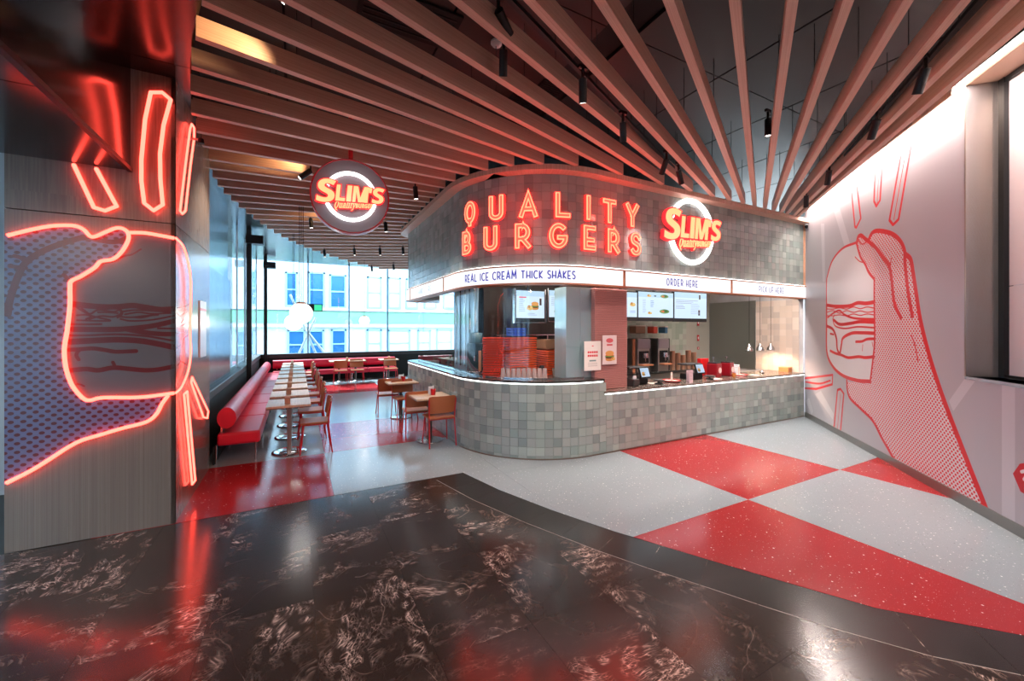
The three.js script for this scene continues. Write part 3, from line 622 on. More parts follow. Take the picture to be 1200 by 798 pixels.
// ---------------------------------------------------------------- round logo signs
const fonts = new FontLoader();
const fBold = await fonts.loadAsync('fonts/droid/droid_sans_bold.typeface.json');
const fSerif = await fonts.loadAsync('fonts/droid/droid_serif_bold.typeface.json');
const logoFace = glow(3.4, 0.72, 0.30, 1), logoSide = glow(1.5, 0.04, 0.05, 1, 0x990000), ringWhite = glow(1, 0.99, 0.97, 2.4, 0xffffff);
function textGeo(str, font, size, depth, grow) {
  const g = new TextGeometry(str, { font, size, depth, curveSegments: 6, bevelEnabled: true, bevelThickness: 0.002, bevelSize: 0.001, bevelOffset: grow, bevelSegments: 1 });
  g.computeBoundingBox(); return g;
}
function logo(o, k) {                                          // k = radius of the ring; built in the xy plane facing +z
  const ring = (a0, a1, r, w) => { const pts = Array.from({ length: 40 }, (_, i) => { const a = (a0 + (a1 - a0) * i / 39) * Math.PI / 180; return V3(r * Math.cos(a), r * Math.sin(a), 0.05 * k); }); return new THREE.TubeGeometry(new THREE.CatmullRomCurve3(pts), 60, w, 10, false); };
  part(o, 'ring_neon', ring(18, 158, 0.93 * k, 0.075 * k), ringWhite);
  part(o, 'ring_neon', ring(-158, -8, 0.93 * k, 0.075 * k), ringWhite);
  const sp = [['S', -1.25, -0.34, 0.62, 0.90], ['L', -0.56, -0.23, 0.33, 0.62], ['l', -0.16, -0.215, 0.15, 0.62], ['M', 0.06, -0.21, 0.56, 0.62], ["'", 0.68, 0.22, 0.11, 0.19], ['S', 0.80, -0.19, 0.42, 0.63]];
  for (const [ch, x, y, w, h] of sp) {
    const q = textGeo(ch, fBold, 1, 0.02, 0).boundingBox, bw = q.max.x - q.min.x, bh = q.max.y - q.min.y;
    const size = h * k / bh, fx = (w * k) / (bw * size), shear = new THREE.Matrix4().set(1, 0.10, 0, 0, 0.03, 1, 0, 0, 0, 0, 1, 0, 0, 0, 0, 1);
    const place = (g, z) => g.translate(-q.min.x * size, -q.min.y * size, 0).scale(fx, 1, 1).applyMatrix4(shear).translate(x * k, y * k, z);
    part(o, 'letter_sign_return', place(textGeo(ch, fBold, size, 0.10 * k, 0.045 * k), 0.02 * k), logoSide);
    part(o, 'letter_sign_face', place(textGeo(ch, fBold, size, 0.02 * k, 0.008 * k), 0.115 * k), logoFace);
  }
  for (const [str, font, x, y, size, slant, w] of [['Quality', fSerif, -0.62, -0.52, 0.26, 0.25, 0.78], ['BURGER', fBold, 0.18, -0.44, 0.17, 0.1, 0.66]]) {
    const a = textGeo(str, font, size * k, 0.02 * k, 0), bb = a.boundingBox, fx = w * k / (bb.max.x - bb.min.x), sh = new THREE.Matrix4().set(1, slant, 0, 0, 0.08, 1, 0, 0, 0, 0, 1, 0, 0, 0, 0, 1);
    const place = (g, z) => g.translate(-bb.min.x, 0, 0).scale(fx, 1, 1).applyMatrix4(sh).translate(x * k, y * k, z);
    part(o, 'tagline_sign_return', place(textGeo(str, font, size * k, 0.06 * k, 0.028 * k), 0.03 * k), logoSide);
    part(o, 'tagline_sign_face', place(textGeo(str, font, size * k, 0.015 * k, 0.004 * k), 0.09 * k), logoFace);
  }
}
const canopyLogo = thing('logo_sign', "glowing SLIM'S Quality BURGER logo with white ring on the tiled canopy", 'sign', null, [-3.58, 3.477, 0.012]);
logo(canopyLogo, 0.555);
{ const l = new THREE.PointLight(0xffffff, 0.25, 0, 2); l.position.set(0, 0, 0.5); canopyLogo.add(l); }
const dz = pxY(411, 189, 3.96);
const hang = thing('hanging_logo_sign', "round hanging sign with glowing SLIM'S Quality BURGER logo and red rim", 'sign', null, [dz.x, 3.50, dz.z], -6 * Math.PI / 180);
part(hang, 'disc', cyl(0.445, 0.445, 0.12, 0, 0, 0, 64).rotateX(HALF), M(C(150, 142, 148), 0.4));
part(hang, 'red_rim', lathe([[0.446, -0.07], [0.462, -0.07], [0.462, 0.07], [0.446, 0.07], [0.446, -0.07]], 64).rotateX(HALF), M(C(190, 24, 36), 0.35));
part(hang, 'red_pole', merged([cyl(0.028, 0.028, 0.62, 0, 0.76, 0), cyl(0.06, 0.06, 0.03, 0, 1.06, 0)]), redMetal);
{ const g = new THREE.Group(); g.name = 'logo_neon'; g.position.set(0, -0.01, 0.062); hang.add(g); logo(g, 0.31); const l = new THREE.PointLight(0xffffff, 0.12, 0, 2); l.position.set(0, 0, 0.3); hang.add(l); }

// ---------------------------------------------------------------- glass screens and kitchen shell
const screenLabels = [[5.66, S1 + 0.75, 'clear glass screen over the raised counter in front of the trays'], [S1 + 0.76, S1 + 1.55, 'clear curved glass screen over the raised counter at the corner'], [S1 + 1.56, S2 + 0.9, 'clear glass screen over the raised counter behind the cafe tables'], [S2 + 0.91, S3 - 0.1, 'clear glass screen over the far stretch of the raised counter']];
for (const [a, b, label] of screenLabels) {
  const o = thing('counter_glass', label, 'glass screen', 'glass screens');
  const st = stops(a, b), pos = [], idx = []; st.forEach((s, i) => { const [x, z, nx, nz] = outline(s); pos.push(x - nx * 0.2, HI + 0.002, z - nz * 0.2, x - nx * 0.2, SB - 0.002, z - nz * 0.2); if (i) { const m = 2 * i; idx.push(m - 2, m - 1, m, m, m - 1, m + 1); } });
  const g = new THREE.BufferGeometry(); g.setAttribute('position', new THREE.Float32BufferAttribute(pos, 3)); g.setIndex(idx); g.computeVertexNormals();
  g.setAttribute('uv', new THREE.Float32BufferAttribute(new Float32Array(pos.length / 3 * 2), 2));
  part(o, 'pane', g, glass);
  part(o, 'base_rail', sweep(a, b, rect(-0.21, -0.19, HI + 0.001, HI + 0.02)), steel);
}
const kWall = structure('wall_back', 'kitchen back wall clad in dark brown board and pale tile', 'wall');
const brownBoard = M(C(96, 74, 62), 0.45, 0, { map: panelTex });
part(kWall, 'brown_lining', span(-6.5, -3.3, 0, 2.86, -2.34, -2.2), brownBoard);
part(kWall, 'pale_lining', span(-3.3, 0, 0, 2.86, -2.34, -2.2), M(C(176, 172, 160), 0.35));
part(kWall, 'store_wall', span(-6.52, -6.4, 0, 2.86, -3.4, -2.2), M(C(172, 190, 198), 0.3, 0.4));
part(kWall, 'store_wall', span(-6.5, 0.2, 0, 2.86, -3.5, -3.4), plaster);
{ // pale wall tiles behind the machines, larger squares
  const ms = [[176, 184, 168], [188, 194, 180], [164, 174, 158], [182, 180, 170]].map((c) => M(C(...c), 0.25)), g = box(0.128, 0.128, 0.012);
  for (let x = -3.2; x < -0.9; x += 0.13) for (let y = 1.0; y < 2.05; y += 0.13) part(kWall, 'tile', g, ms[Math.floor(rnd() * 4)], [x, y, -2.195]);
}
for (let i = 0; i < 5; i++) part(kWall, 'cover_strip', span(-6.535, -6.52, HI, 2.86, -2.36 - i * 0.24, -2.32 - i * 0.24), i % 2 ? blackMetal : M(C(200, 214, 220), 0.25, 0.7));
const kSide = structure('wall_side', 'kitchen end wall in warm tile and brushed steel', 'wall');
part(kSide, 'end_wall', span(-0.02, 0.2, 0, 2.86, -2.34, -0.02), plaster);
part(kSide, 'steel_lining', span(-0.04, -0.02, 0.9, 2.5, -2.2, -1.02), M(C(150, 150, 145), 0.34, 0.85));
{ const ms = [[206, 184, 168], [198, 178, 164], [212, 192, 178], [190, 172, 160]].map((c) => M(C(...c), 0.3)), g = box(0.012, 0.128, 0.128);
  for (let z = -0.16; z > -1.0; z -= 0.13) for (let y = 0.98; y < 2.5; y += 0.13) part(kSide, 'tile', g, ms[Math.floor(rnd() * 4)], [-0.028, y, z]); }
const kFloor = structure('trim_2', 'dark kitchen floor behind the counter', 'floor');
part(kFloor, 'kitchen_floor', span(-6.4, -0.02, 0.004, 0.012, -2.2, -0.75), M(C(70, 66, 64), 0.5));
// ribbed pink pillar and mirrored pillar between the raised and the low counter
const pillar = thing('ribbed_pillar', 'square pillar clad in thin horizontal dusty pink ribs', 'pillar', null, [(pxZ(697, 400, -0.18).x + pxZ(735, 400, -0.18).x) / 2, 0, -0.44]);
part(pillar, 'pillar_core', box(pxZ(735, 400, -0.18).x - pxZ(697, 400, -0.18).x - 0.02, SB - LO, 0.5, 0, (SB + LO) / 2, 0), M(C(150, 96, 92), 0.5));
{ const g = []; for (let y = LO + 0.015; y < SB - 0.02; y += 0.028) g.push(rbox(pxZ(735, 400, -0.18).x - pxZ(697, 400, -0.18).x, 0.022, 0.525, 0, y, 0, 0.006, 1)); const m = part(pillar, 'rib', merged(g), M(C(188, 126, 120), 0.32)); m.userData.kind = 'stuff'; }
const mpillar = thing('mirror_pillar', 'polished steel clad pillar beside the ribbed pink pillar', 'pillar', null, [pxZ(680, 400, -0.27).x, 0, -0.42]);
const mpw = (pxZ(697, 400, -0.27).x - pxZ(664, 400, -0.27).x) / 2;
part(mpillar, 'steel_sheet', box(mpw - 0.006, SB - HI, 0.3, -mpw / 2, (SB + HI) / 2, 0), M(C(170, 198, 204), 0.14, 0.55));
part(mpillar, 'steel_sheet', box(mpw - 0.006, SB - HI, 0.3, mpw / 2, (SB + HI) / 2, 0), M(C(170, 198, 204), 0.14, 0.55));
// ================================================================ NEON COLUMN
const CX0 = -11.56, CX1 = -10.46, CZ = -0.25, CZ1 = -1.95;
const column = thing('neon_column', 'wood panelled column printed with a dotted hand and red burger lines', 'column');
part(column, 'column_core', span(CX0 + 0.03, CX1 - 0.03, 0, SOFFIT, CZ1 + 0.02, CZ - 0.03), blackMatt);
const dotted = (c, w, h, st, col, KV = 1) => { c.fillStyle = col; for (let y = 0, r = 0; y < h; y += st * 0.5 * KV, r++) for (let x = (r % 2) * st * 0.5; x < w; x += st) { c.beginPath(); c.ellipse(x, y, st * 0.25, st * 0.19 * KV, 0, 0, 7); c.fill(); } };
const woodFill = (c, w, h, k) => { c.fillStyle = 'rgb(122,110,101)'; c.fillRect(0, 0, w, h); for (let i = 0; i < 900; i++) { c.fillStyle = rnd() < 0.5 ? `rgba(92,82,75,${rr(0.04, 0.2)})` : `rgba(152,139,128,${rr(0.04, 0.2)})`; c.fillRect(rr(0, w), rr(-h, h), rr(1, 4), rr(h * 0.3, h * 1.6)); } };
const JOINT = 2.84;
const frontTex = canvasTex(800, 2048, (c, w, h) => {
  const K = w / (CX1 - CX0), S = (a) => a.map(([x, y]) => { const p = pxZ(x, y, CZ); return [(p.x - CX0) * K, h - p.y * h / JOINT]; }), KY = h / JOINT;
  woodFill(c, w, h);
  const path = (a, sm) => { const p = S(a); if (sm) { smooth(c, p); return; } c.beginPath(); p.forEach(([x, y], i) => i ? c.lineTo(x, y) : c.moveTo(x, y)); };
  c.save();
  path([[0, 277], [37, 269], [63, 265], [86, 265], [98, 269], [108, 278], [124, 272], [135, 268], [144, 268], [150, 273], [150, 282], [142.6, 295], [132.6, 303.5], [118, 306.4], [95, 323.7], [83.6, 329.4], [82, 357], [79, 385.6], [75.5, 408.7], [77, 429], [88, 456.5], [98, 467], [106, 469], [121, 466], [197, 463.4], [190, 473], [183, 485.5], [171, 494.6], [143, 502], [116, 510], [96.5, 515.8], [80, 524], [60.7, 536.5], [36, 551.7], [0, 570]]);
  c.closePath(); c.fillStyle = 'rgb(102,104,140)'; c.fill(); c.clip(); dotted(c, w, h, 0.072 * K, 'rgb(82,16,30)', KY / K);
  c.restore();
  path([[150, 273], [210, 280], [210, 461], [121, 466], [106, 469], [98, 467], [88, 456.5], [77, 429], [75.5, 408.7], [79, 385.6], [82, 357], [83.6, 329.4], [118, 306.4], [132.6, 303.5], [142.6, 295], [150, 282]]); c.closePath(); c.fillStyle = 'rgb(98,91,95)'; c.fill();
  c.strokeStyle = 'rgb(96,4,14)'; c.lineCap = c.lineJoin = 'round';
  const ln = (a, wd) => { path(a.map(([x, y]) => [80 + x / 5.7, 330 + y / 5.7]), true); c.lineWidth = wd * 1.35 * K; c.stroke(); };
  ln([[30, 150], [100, 158], [220, 168], [330, 168], [430, 160], [520, 172], [620, 186], [730, 180]], 0.036);
  for (const a of [[[60, 175], [140, 215], [200, 190], [300, 200], [345, 190], [350, 215], [300, 235], [220, 230], [140, 250]], [[90, 180], [150, 230], [120, 250]], [[60, 225], [120, 222], [200, 240], [280, 260], [200, 262], [60, 258]], [[345, 180], [360, 215], [330, 240]], [[360, 200], [450, 190], [560, 195], [690, 205]], [[380, 218], [470, 205], [560, 215], [690, 210]], [[340, 235], [420, 238], [500, 230], [600, 222]], [[350, 250], [420, 262], [560, 255], [720, 225]], [[440, 238], [490, 240], [560, 225]], [[200, 205], [260, 205], [330, 210]]]) ln(a, 0.011);
  ln([[30, 318], [200, 320], [380, 316], [560, 296], [730, 258]], 0.034); ln([[380, 316], [500, 338], [620, 350], [730, 350]], 0.032); ln([[600, 312], [730, 314]], 0.012); ln([[20, 285], [120, 285], [220, 284]], 0.012);
  ln([[0, 360], [150, 358], [330, 352], [500, 362], [620, 380], [700, 395]], 0.013);
  ln([[20, 402], [200, 392], [340, 388], [480, 396], [600, 416], [730, 444]], 0.038);
  ln([[10, 456], [80, 452], [160, 446], [240, 456], [320, 468], [450, 464]], 0.026); ln([[70, 522], [55, 495], [62, 470], [80, 455]], 0.018);
  ln([[20, 592], [120, 584], [200, 592], [300, 575], [400, 582], [520, 592], [620, 584], [730, 560]], 0.03); ln([[306, 572], [306, 555], [298, 538]], 0.018); ln([[60, 684], [85, 688], [105, 698]], 0.01);
  const px = (a, wd) => { path(a, true); c.lineWidth = wd * K; c.stroke(); };
  px([[9, 368], [12, 350], [22, 322], [32, 306], [55, 292], [90, 280], [105, 278]], 0.045); px([[31, 308], [24, 302], [17, 300]], 0.03); px([[30, 314], [12, 312]], 0.03); px([[165, 292], [155, 298], [146, 300], [138, 303]], 0.015); px([[75, 322], [80, 328]], 0.03); px([[150, 278], [138, 283], [125, 283], [110, 280]], 0.04);
});
const faceUV = (g, x0, x1, y0, y1, ax) => { const p = g.attributes.position, u = g.attributes.uv; for (let i = 0; i < p.count; i++) u.setXY(i, ((ax === 'x' ? p.getX(i) : -p.getZ(i)) - x0) / (x1 - x0), (p.getY(i) - y0) / (y1 - y0)); return g; };
part(column, 'printed_front_panel', faceUV(span(CX0, CX1, 0.004, JOINT - 0.004, CZ - 0.03, CZ), CX0, CX1, 0, JOINT, 'x'), M(0xffffff, 0.24, 0, { map: frontTex }));
part(column, 'upper_front_panel', meterUV(span(CX0, CX1, JOINT + 0.004, SOFFIT - 0.002, CZ - 0.03, CZ), 1), panelWood);
const sideTex = canvasTex(900, 1500, (c, w, h) => {
  const K = w / (CZ - CZ1), S = (a) => a.map(([x, y]) => { const p = pxX(x, y, CX1); return [(-p.z + CZ) * K, h - p.y * h / JOINT]; });
  woodFill(c, w, h);
  const p = S([[205, 279], [214.7, 289], [220.5, 308], [223.3, 328], [223.3, 414], [220.5, 434.6], [213, 453], [205, 461]]);
  c.beginPath(); p.forEach(([x, y], i) => i ? c.lineTo(x, y) : c.moveTo(x, y)); c.closePath(); c.fillStyle = 'rgb(150,138,138)'; c.fill();
  c.strokeStyle = 'rgb(150,30,40)'; c.lineCap = 'round'; c.lineWidth = 0.016 * K;
  for (const a of [[[207, 361], [213, 360], [219, 358], [222, 356]], [[207, 366], [211, 370], [217, 366], [222, 364]], [[207, 374], [212, 378], [216, 374], [221, 378]], [[207, 384], [213, 382], [220, 377]], [[207, 391], [213, 389], [222, 386]], [[207, 408], [213, 404], [216, 396], [221, 392]], [[208, 428], [213, 424], [219, 427], [221, 420]], [[211, 405], [211, 422], [214, 424]], [[216, 396], [217, 416]]]) { const q = S(a); smooth(c, q); c.stroke(); }
});
part(column, 'printed_side_panel', faceUV(span(CX1 - 0.03, CX1, 0.004, JOINT - 0.004, CZ1, CZ), -CZ, -CZ1, 0, JOINT, 'z'), M(0xffffff, 0.18, 0, { map: sideTex }));
part(column, 'upper_side_panel', meterUV(span(CX1 - 0.03, CX1, JOINT + 0.004, SOFFIT - 0.002, CZ1, CZ), 1, 'z', 'y'), panelWood);
part(column, 'far_side_panel', span(CX0, CX0 + 0.03, 0.004, SOFFIT - 0.002, CZ1, CZ - 0.03), panelWood);
part(column, 'back_panel', span(CX0, CX1, 0.004, SOFFIT - 0.002, CZ1 - 0.02, CZ1), panelWood);
const NS2 = 0.010, NR = 0.0155, onF = (a) => a.map(([x, y]) => pxZ(x, y, CZ + 0.03)), onS = (a) => a.map(([x, y]) => pxX(x, y, CX1 + 0.03));
function neon(label, geo) { const o = thing('neon_tube', label, 'neon', null); part(o, 'neon_glass', geo, neonRed); return o; }
neon('red neon outline of the hand gripping the burger on the column', tube(onF([[8.6, 276], [37.5, 269], [63, 264.6], [86.5, 264.6], [98, 269], [108, 277.6], [124, 271.8], [135.4, 267.5], [144, 268], [150, 273], [150, 282], [142.6, 295], [132.6, 303.5], [118, 306.4], [111, 313.6], [95, 323.7], [83.6, 329.4], [82, 336.6], [82, 357], [79, 385.6], [75.5, 408.7], [77, 429], [82, 446], [88, 456.5], [98, 467], [106, 469], [121, 466], [165, 465.4], [204, 460.7]]), NR, false, 240));
neon('short red neon line along the top of the bun on the column', tube(onF([[152, 272.5], [170, 273], [188, 276], [204, 279]]), NR));
neon('long red neon line of the wrist sweeping down the column', tube(onF([[197, 463.4], [190, 473], [183, 485.5], [171, 494.6], [143, 502], [116, 510], [96.5, 515.8], [80, 524], [60.7, 536.5], [36, 551.7], [7.5, 566]]), NR, false, 90));
neon('open red neon ray below the black bulkhead', polyTube(onF([[86.7, 193.5], [110, 243], [123, 247], [136.7, 241.7], [113, 198]]), NR));
neon('tall closed red neon ray beside the black bulkhead', polyTube(onF([[176.7, 108.3], [190, 108.3], [200, 116.7], [191.7, 146.7], [187.5, 180], [188, 210], [190.7, 240], [180, 246.7], [169, 238], [165.7, 212], [165.7, 186.7], [170, 140]]), NR, true));
neon('slim closed red neon ray high on the side of the column', polyTube(onS([[224.7, 145.4], [227.5, 149.5], [227.5, 162], [223.4, 192], [217.3, 247], [213.7, 250.6], [211, 247], [217.5, 192], [222.8, 151]]), NS2, true));
neon('red neon curve of the bun on the side of the column', tube(onS([[206, 279], [214.7, 289], [220.5, 308], [223.3, 328], [223.3, 359.7], [222.5, 385], [223.3, 414.4], [220.5, 434.6], [213, 453], [206, 460.5]]), NS2, false, 60));
neon('long closed red neon ray pointing down the side of the column', polyTube(onS([[215.7, 462], [219.3, 458.6], [228.8, 563], [225.2, 567.6]]), NS2, true));
neon('short closed red neon ray low on the side of the column by the bench', polyTube(onS([[225.2, 442], [244, 482], [243, 490], [238.5, 489], [224, 448]]), NS2, true));
{ const bracket = thing('spot_bracket', 'small dark camera bracket on the side of the column', 'bracket', null, [CX1 + 0.01, 0, 0]); const p = pxX(222, 162, CX1); bracket.position.set(CX1, p.y, p.z); part(bracket, 'arm', box(0.09, 0.02, 0.02, 0.045, 0, 0), brushed); part(bracket, 'head', cyl(0.025, 0.03, 0.05, 0.1, -0.01, 0), blackMetal); }
{ const n = thing('wall_notice', 'small white framed notice on the side of the column', 'notice', null); const a = pxX(234, 352, CX1 + 0.006), b = pxX(241, 417, CX1 + 0.006); part(n, 'sheet', span(CX1 + 0.001, CX1 + 0.012, b.y, a.y, b.z, a.z), M(C(222, 226, 230), 0.3)); part(n, 'red_stripe', span(CX1 + 0.012, CX1 + 0.014, a.y - 0.12, a.y - 0.09, b.z, a.z), redMetal); }
for (const [p, k] of [[pxZ(116, 510, CZ + 0.05).toArray(), 0.04], [pxZ(180, 246, CZ + 0.05).toArray(), 0.04]]) { const l = new THREE.PointLight(new THREE.Color().setRGB(1, 0.06, 0.05), k, 0, 2); l.position.set(...p); l.name = 'neon_light'; scene.add(l); }

// ================================================================ WINDOW WALLS
const HWALL = 0.97;
const wallL = structure('wall_left', 'low black wall below the side glazing behind the long red bench', 'wall');
part(wallL, 'dwarf_wall', span(-10.75, -10.55, 0, HWALL - 0.13, -11.6, -1.97), blackMatt);
part(wallL, 'wall_cap', rbox(0.24, 0.13, 9.65, -10.63, HWALL - 0.065, -6.78, 0.02), M(C(44, 40, 42), 0.5));
const wallR = structure('wall_rear', 'low black wall below the rear windows', 'wall');
part(wallR, 'dwarf_wall', span(-10.75, 3.0, 0, HWALL - 0.13, -11.75, -11.55), blackMatt);
part(wallR, 'wall_cap', span(-10.75, 3.0, HWALL - 0.13, HWALL, -11.75, -11.5), M(C(44, 40, 42), 0.5));
part(wallR, 'window_head', span(-10.75, 3.0, SOFFIT, CEIL + 0.1, -11.8, -11.6), M(C(150, 160, 168), 0.4));
part(wallR, 'end_return', span(2.8, 3.0, 0, CEIL, -11.6, -4.9), plaster);
const win2 = structure('window_2', 'tall rear window wall with slim mullions', 'window');
{
  const xs = [-10.66]; for (const px of [361, 409, 454]) xs.push(pxZ(px, 380, -11.65).x); xs.push(-3.2, -0.9, 1.4, 2.9);
  for (let i = 0; i + 1 < xs.length; i++) part(win2, 'pane', span(xs[i] + 0.02, xs[i + 1] - 0.02, HWALL, SOFFIT, -11.66, -11.655), tintGlass);
  for (const x of xs) part(win2, 'mullion', span(x - 0.022, x + 0.022, HWALL, SOFFIT, -11.70, -11.60), M(C(120, 150, 176), 0.4, 0.5));
}
const win3 = structure('window_3', 'side glazing above the long red bench', 'window');
{ const zs = [-5.05, -6.55, -8.2, -9.9, -11.6]; for (let i = 0; i + 1 < zs.length; i++) { part(win3, 'pane', span(-10.655, -10.65, HWALL, SOFFIT, zs[i + 1] + 0.02, zs[i] - 0.02), tintGlass); part(win3, 'mullion', span(-10.67, -10.635, HWALL, SOFFIT, zs[i + 1] - 0.012, zs[i + 1] + 0.012), M(C(190, 206, 218), 0.4, 0.2)); } }
part(wallL, 'upper_glazing_band', span(-10.68, -10.64, 2.80, SOFFIT, -5.05, -1.97), M(C(140, 176, 196), 0.2, 0.6));
for (let i = 0; i < 4; i++) part(wallL, 'steel_panel', span(-10.62, -10.6, HWALL, 2.79, -1.98 - (i + 1) * 0.765 + 0.01, -1.98 - i * 0.765), M(C(118, 134, 146), 0.22, 0.9));
for (const [x, z, label] of [[-10.455, pxX(292, 400, -10.455).z, 'black steel post beside the long red bench'], [-10.37, -11.42, 'black steel post in the corner of the window walls']]) {
  const o = thing('steel_post', label, 'post', null, [x, 0, z]);
  part(o, 'shaft', box(0.1, 4.0, 0.1, 0, 2.0, 0), blackMetal);
  part(o, 'head_plate', merged([box(0.36, 0.2, 0.3, 0.12, 4.0, 0), box(0.1, 0.12, 0.2, 0, 4.16, 0)]), blackMetal);
}
// lobby glazing to the left, behind the column, and closing walls behind the camera
const win4 = structure('window_4', 'tall street glazing beyond the neon column', 'window');
for (let i = 0; i < 7; i++) { const z0 = -2.1 + i * 1.45; part(win4, 'pane', span(-14.2, -14.195, 0.1, SOFFIT, z0 + 0.03, z0 + 1.42), tintGlass); part(win4, 'mullion', span(-14.25, -14.15, 0, SOFFIT, z0 - 0.03, z0 + 0.03), blackMetal); }
part(win4, 'rail', merged([span(-14.24, -14.16, 0, 0.1, -2.1, 8), span(-14.24, -14.16, 1.02, 1.1, -2.1, 8)]), blackMetal);
part(win4, 'head', span(-14.3, -14.1, SOFFIT, CEIL, -2.2, 8.2), blackMatt);
const wallC = structure('wall_lobby', 'lobby walls closing the room beside the column', 'wall');
part(wallC, 'column_return', span(-14.2, CX0, 0, SOFFIT, -2.15, -2.0), plaster);
part(wallC, 'rear_wall', span(-14.3, 4, 0, CEIL + 0.1, 8.0, 8.2), M(C(120, 112, 108), 0.5));
part(wallC, 'far_end_wall', span(-0.3, -0.1, 0, CEIL + 0.1, 5.0, 8.1), M(C(150, 140, 136), 0.5));

// ================================================================ OUTSIDE
const ground = structure('ground', 'pale paved street outside the windows', 'street');
part(ground, 'paving', merged([span(-60, 40, -0.4, -0.32, -60, -11.8), span(-60, -14.3, -0.4, -0.32, -11.8, 40)]), M(C(190, 192, 196), 0.8));
const facadeWhite = M(C(206, 212, 218), 0.7), frameBlue = M(C(150, 190, 214), 0.5), paneBlue = M(C(38, 104, 158), 0.25, 0.2), paneWhite = M(C(232, 240, 245), 0.3), bandGreen = M(C(128, 172, 140), 0.5);
{
  const o = thing('street_building', 'white building with blue windows across the street behind the rear window', 'building', null), Z = -21;
  part(o, 'facade_wall', span(-34, 14, -0.4, 9, Z - 0.5, Z - 0.12), facadeWhite);
  const frames = [[334, 349, 318, 360, 1], [361, 381, 318, 361, 1], [386, 406, 321, 362, 1], [430.5, 447.5, 323.6, 362, 0], [455, 470, 324.5, 362, 0], [476, 490, 326, 362, 0], [498, 512, 327, 362, 0], [520, 534, 328, 362, 0], [336.6, 358, 386.5, 412, 1], [361, 380, 386.5, 412, 1], [388, 406, 386, 412, 1], [430, 447.5, 386, 412, 0], [455, 481, 386.5, 412, 0], [490, 505, 386.5, 412, 0], [512, 530, 386, 412, 0], [334, 349, 250, 295, 1], [361, 381, 250, 295, 1]];
  for (const [x0, x1, y0, y1, blue] of frames) {
    const a = pxZ(x0, y0, Z), b = pxZ(x1, y1, Z), w = b.x - a.x, bottom = y1 > 400 ? 0.1 : b.y;
    const f = part(o, 'window', merged([span(a.x, b.x, a.y - 0.1, a.y, Z - 0.14, Z - 0.02), span(a.x, b.x, bottom, bottom + 0.12, Z - 0.14, Z), span(a.x, a.x + 0.1, bottom, a.y, Z - 0.14, Z - 0.02), span(b.x - 0.1, b.x, bottom, a.y, Z - 0.14, Z - 0.02), span(a.x, b.x, (bottom + a.y) / 2 - 0.04, (bottom + a.y) / 2 + 0.04, Z - 0.14, Z - 0.03)]), frameBlue);
    part(f, 'pane', span(a.x + 0.1, b.x - 0.1, bottom + 0.12, a.y - 0.1, Z - 0.12, Z - 0.09), blue ? paneBlue : paneWhite);
  }
  const g0 = pxZ(330, 364, Z), g1 = pxZ(330, 378, Z);
  part(o, 'green_spandrel', span(-34, 14, g1.y, g0.y, Z - 0.12, Z - 0.04), bandGreen);
  part(o, 'cornice', merged([span(-34, 14, g0.y + 0.05, g0.y + 0.2, Z - 0.12, Z + 0.06), span(-34, 14, g1.y - 0.25, g1.y - 0.1, Z - 0.12, Z + 0.06)]), facadeWhite);
  const o2 = thing('street_building', 'pale building along the street seen past the black steel posts', 'building', null), X = -21;
  part(o2, 'facade_wall', span(X - 0.5, X, -0.4, 9, -20.4, 20), facadeWhite);
  for (let i = 0; i < 12; i++) for (const [y0, y1] of [[0.4, 2.4], [3.4, 5.6]]) { const z = -19.5 + i * 3.2; const f = part(o2, 'window', merged([span(X, X + 0.06, y0, y0 + 0.1, z, z + 1.7), span(X, X + 0.06, y1 - 0.1, y1, z, z + 1.7), span(X, X + 0.06, y0, y1, z, z + 0.1), span(X, X + 0.06, y0, y1, z + 1.6, z + 1.7)]), frameBlue); part(f, 'pane', span(X, X + 0.03, y0 + 0.1, y1 - 0.1, z + 0.1, z + 1.6), paneBlue); }
}
{ // white diagonal braces just outside the glass
  const specs = [[340, 345, 364, 400, 'white diagonal brace crossing behind the globe pendant'], [360, 388, 378, 411, 'white diagonal brace low outside the rear window'], [370, 372, 352, 411, 'white diagonal brace leaning left outside the rear window']];
  for (const [x0, y0, x1, y1, label] of specs) { const a = pxZ(x0, y0, -13.2), q = pxZ(x1, y1, -13.2), b = a.clone().addScaledVector(q.clone().sub(a), (a.y + 0.31) / (a.y - q.y)); const o = thing('steel_brace', label, 'brace', 'white braces'); part(o, 'tube_member', rod(a, b, 0.045, 10), whitePaint); }
}
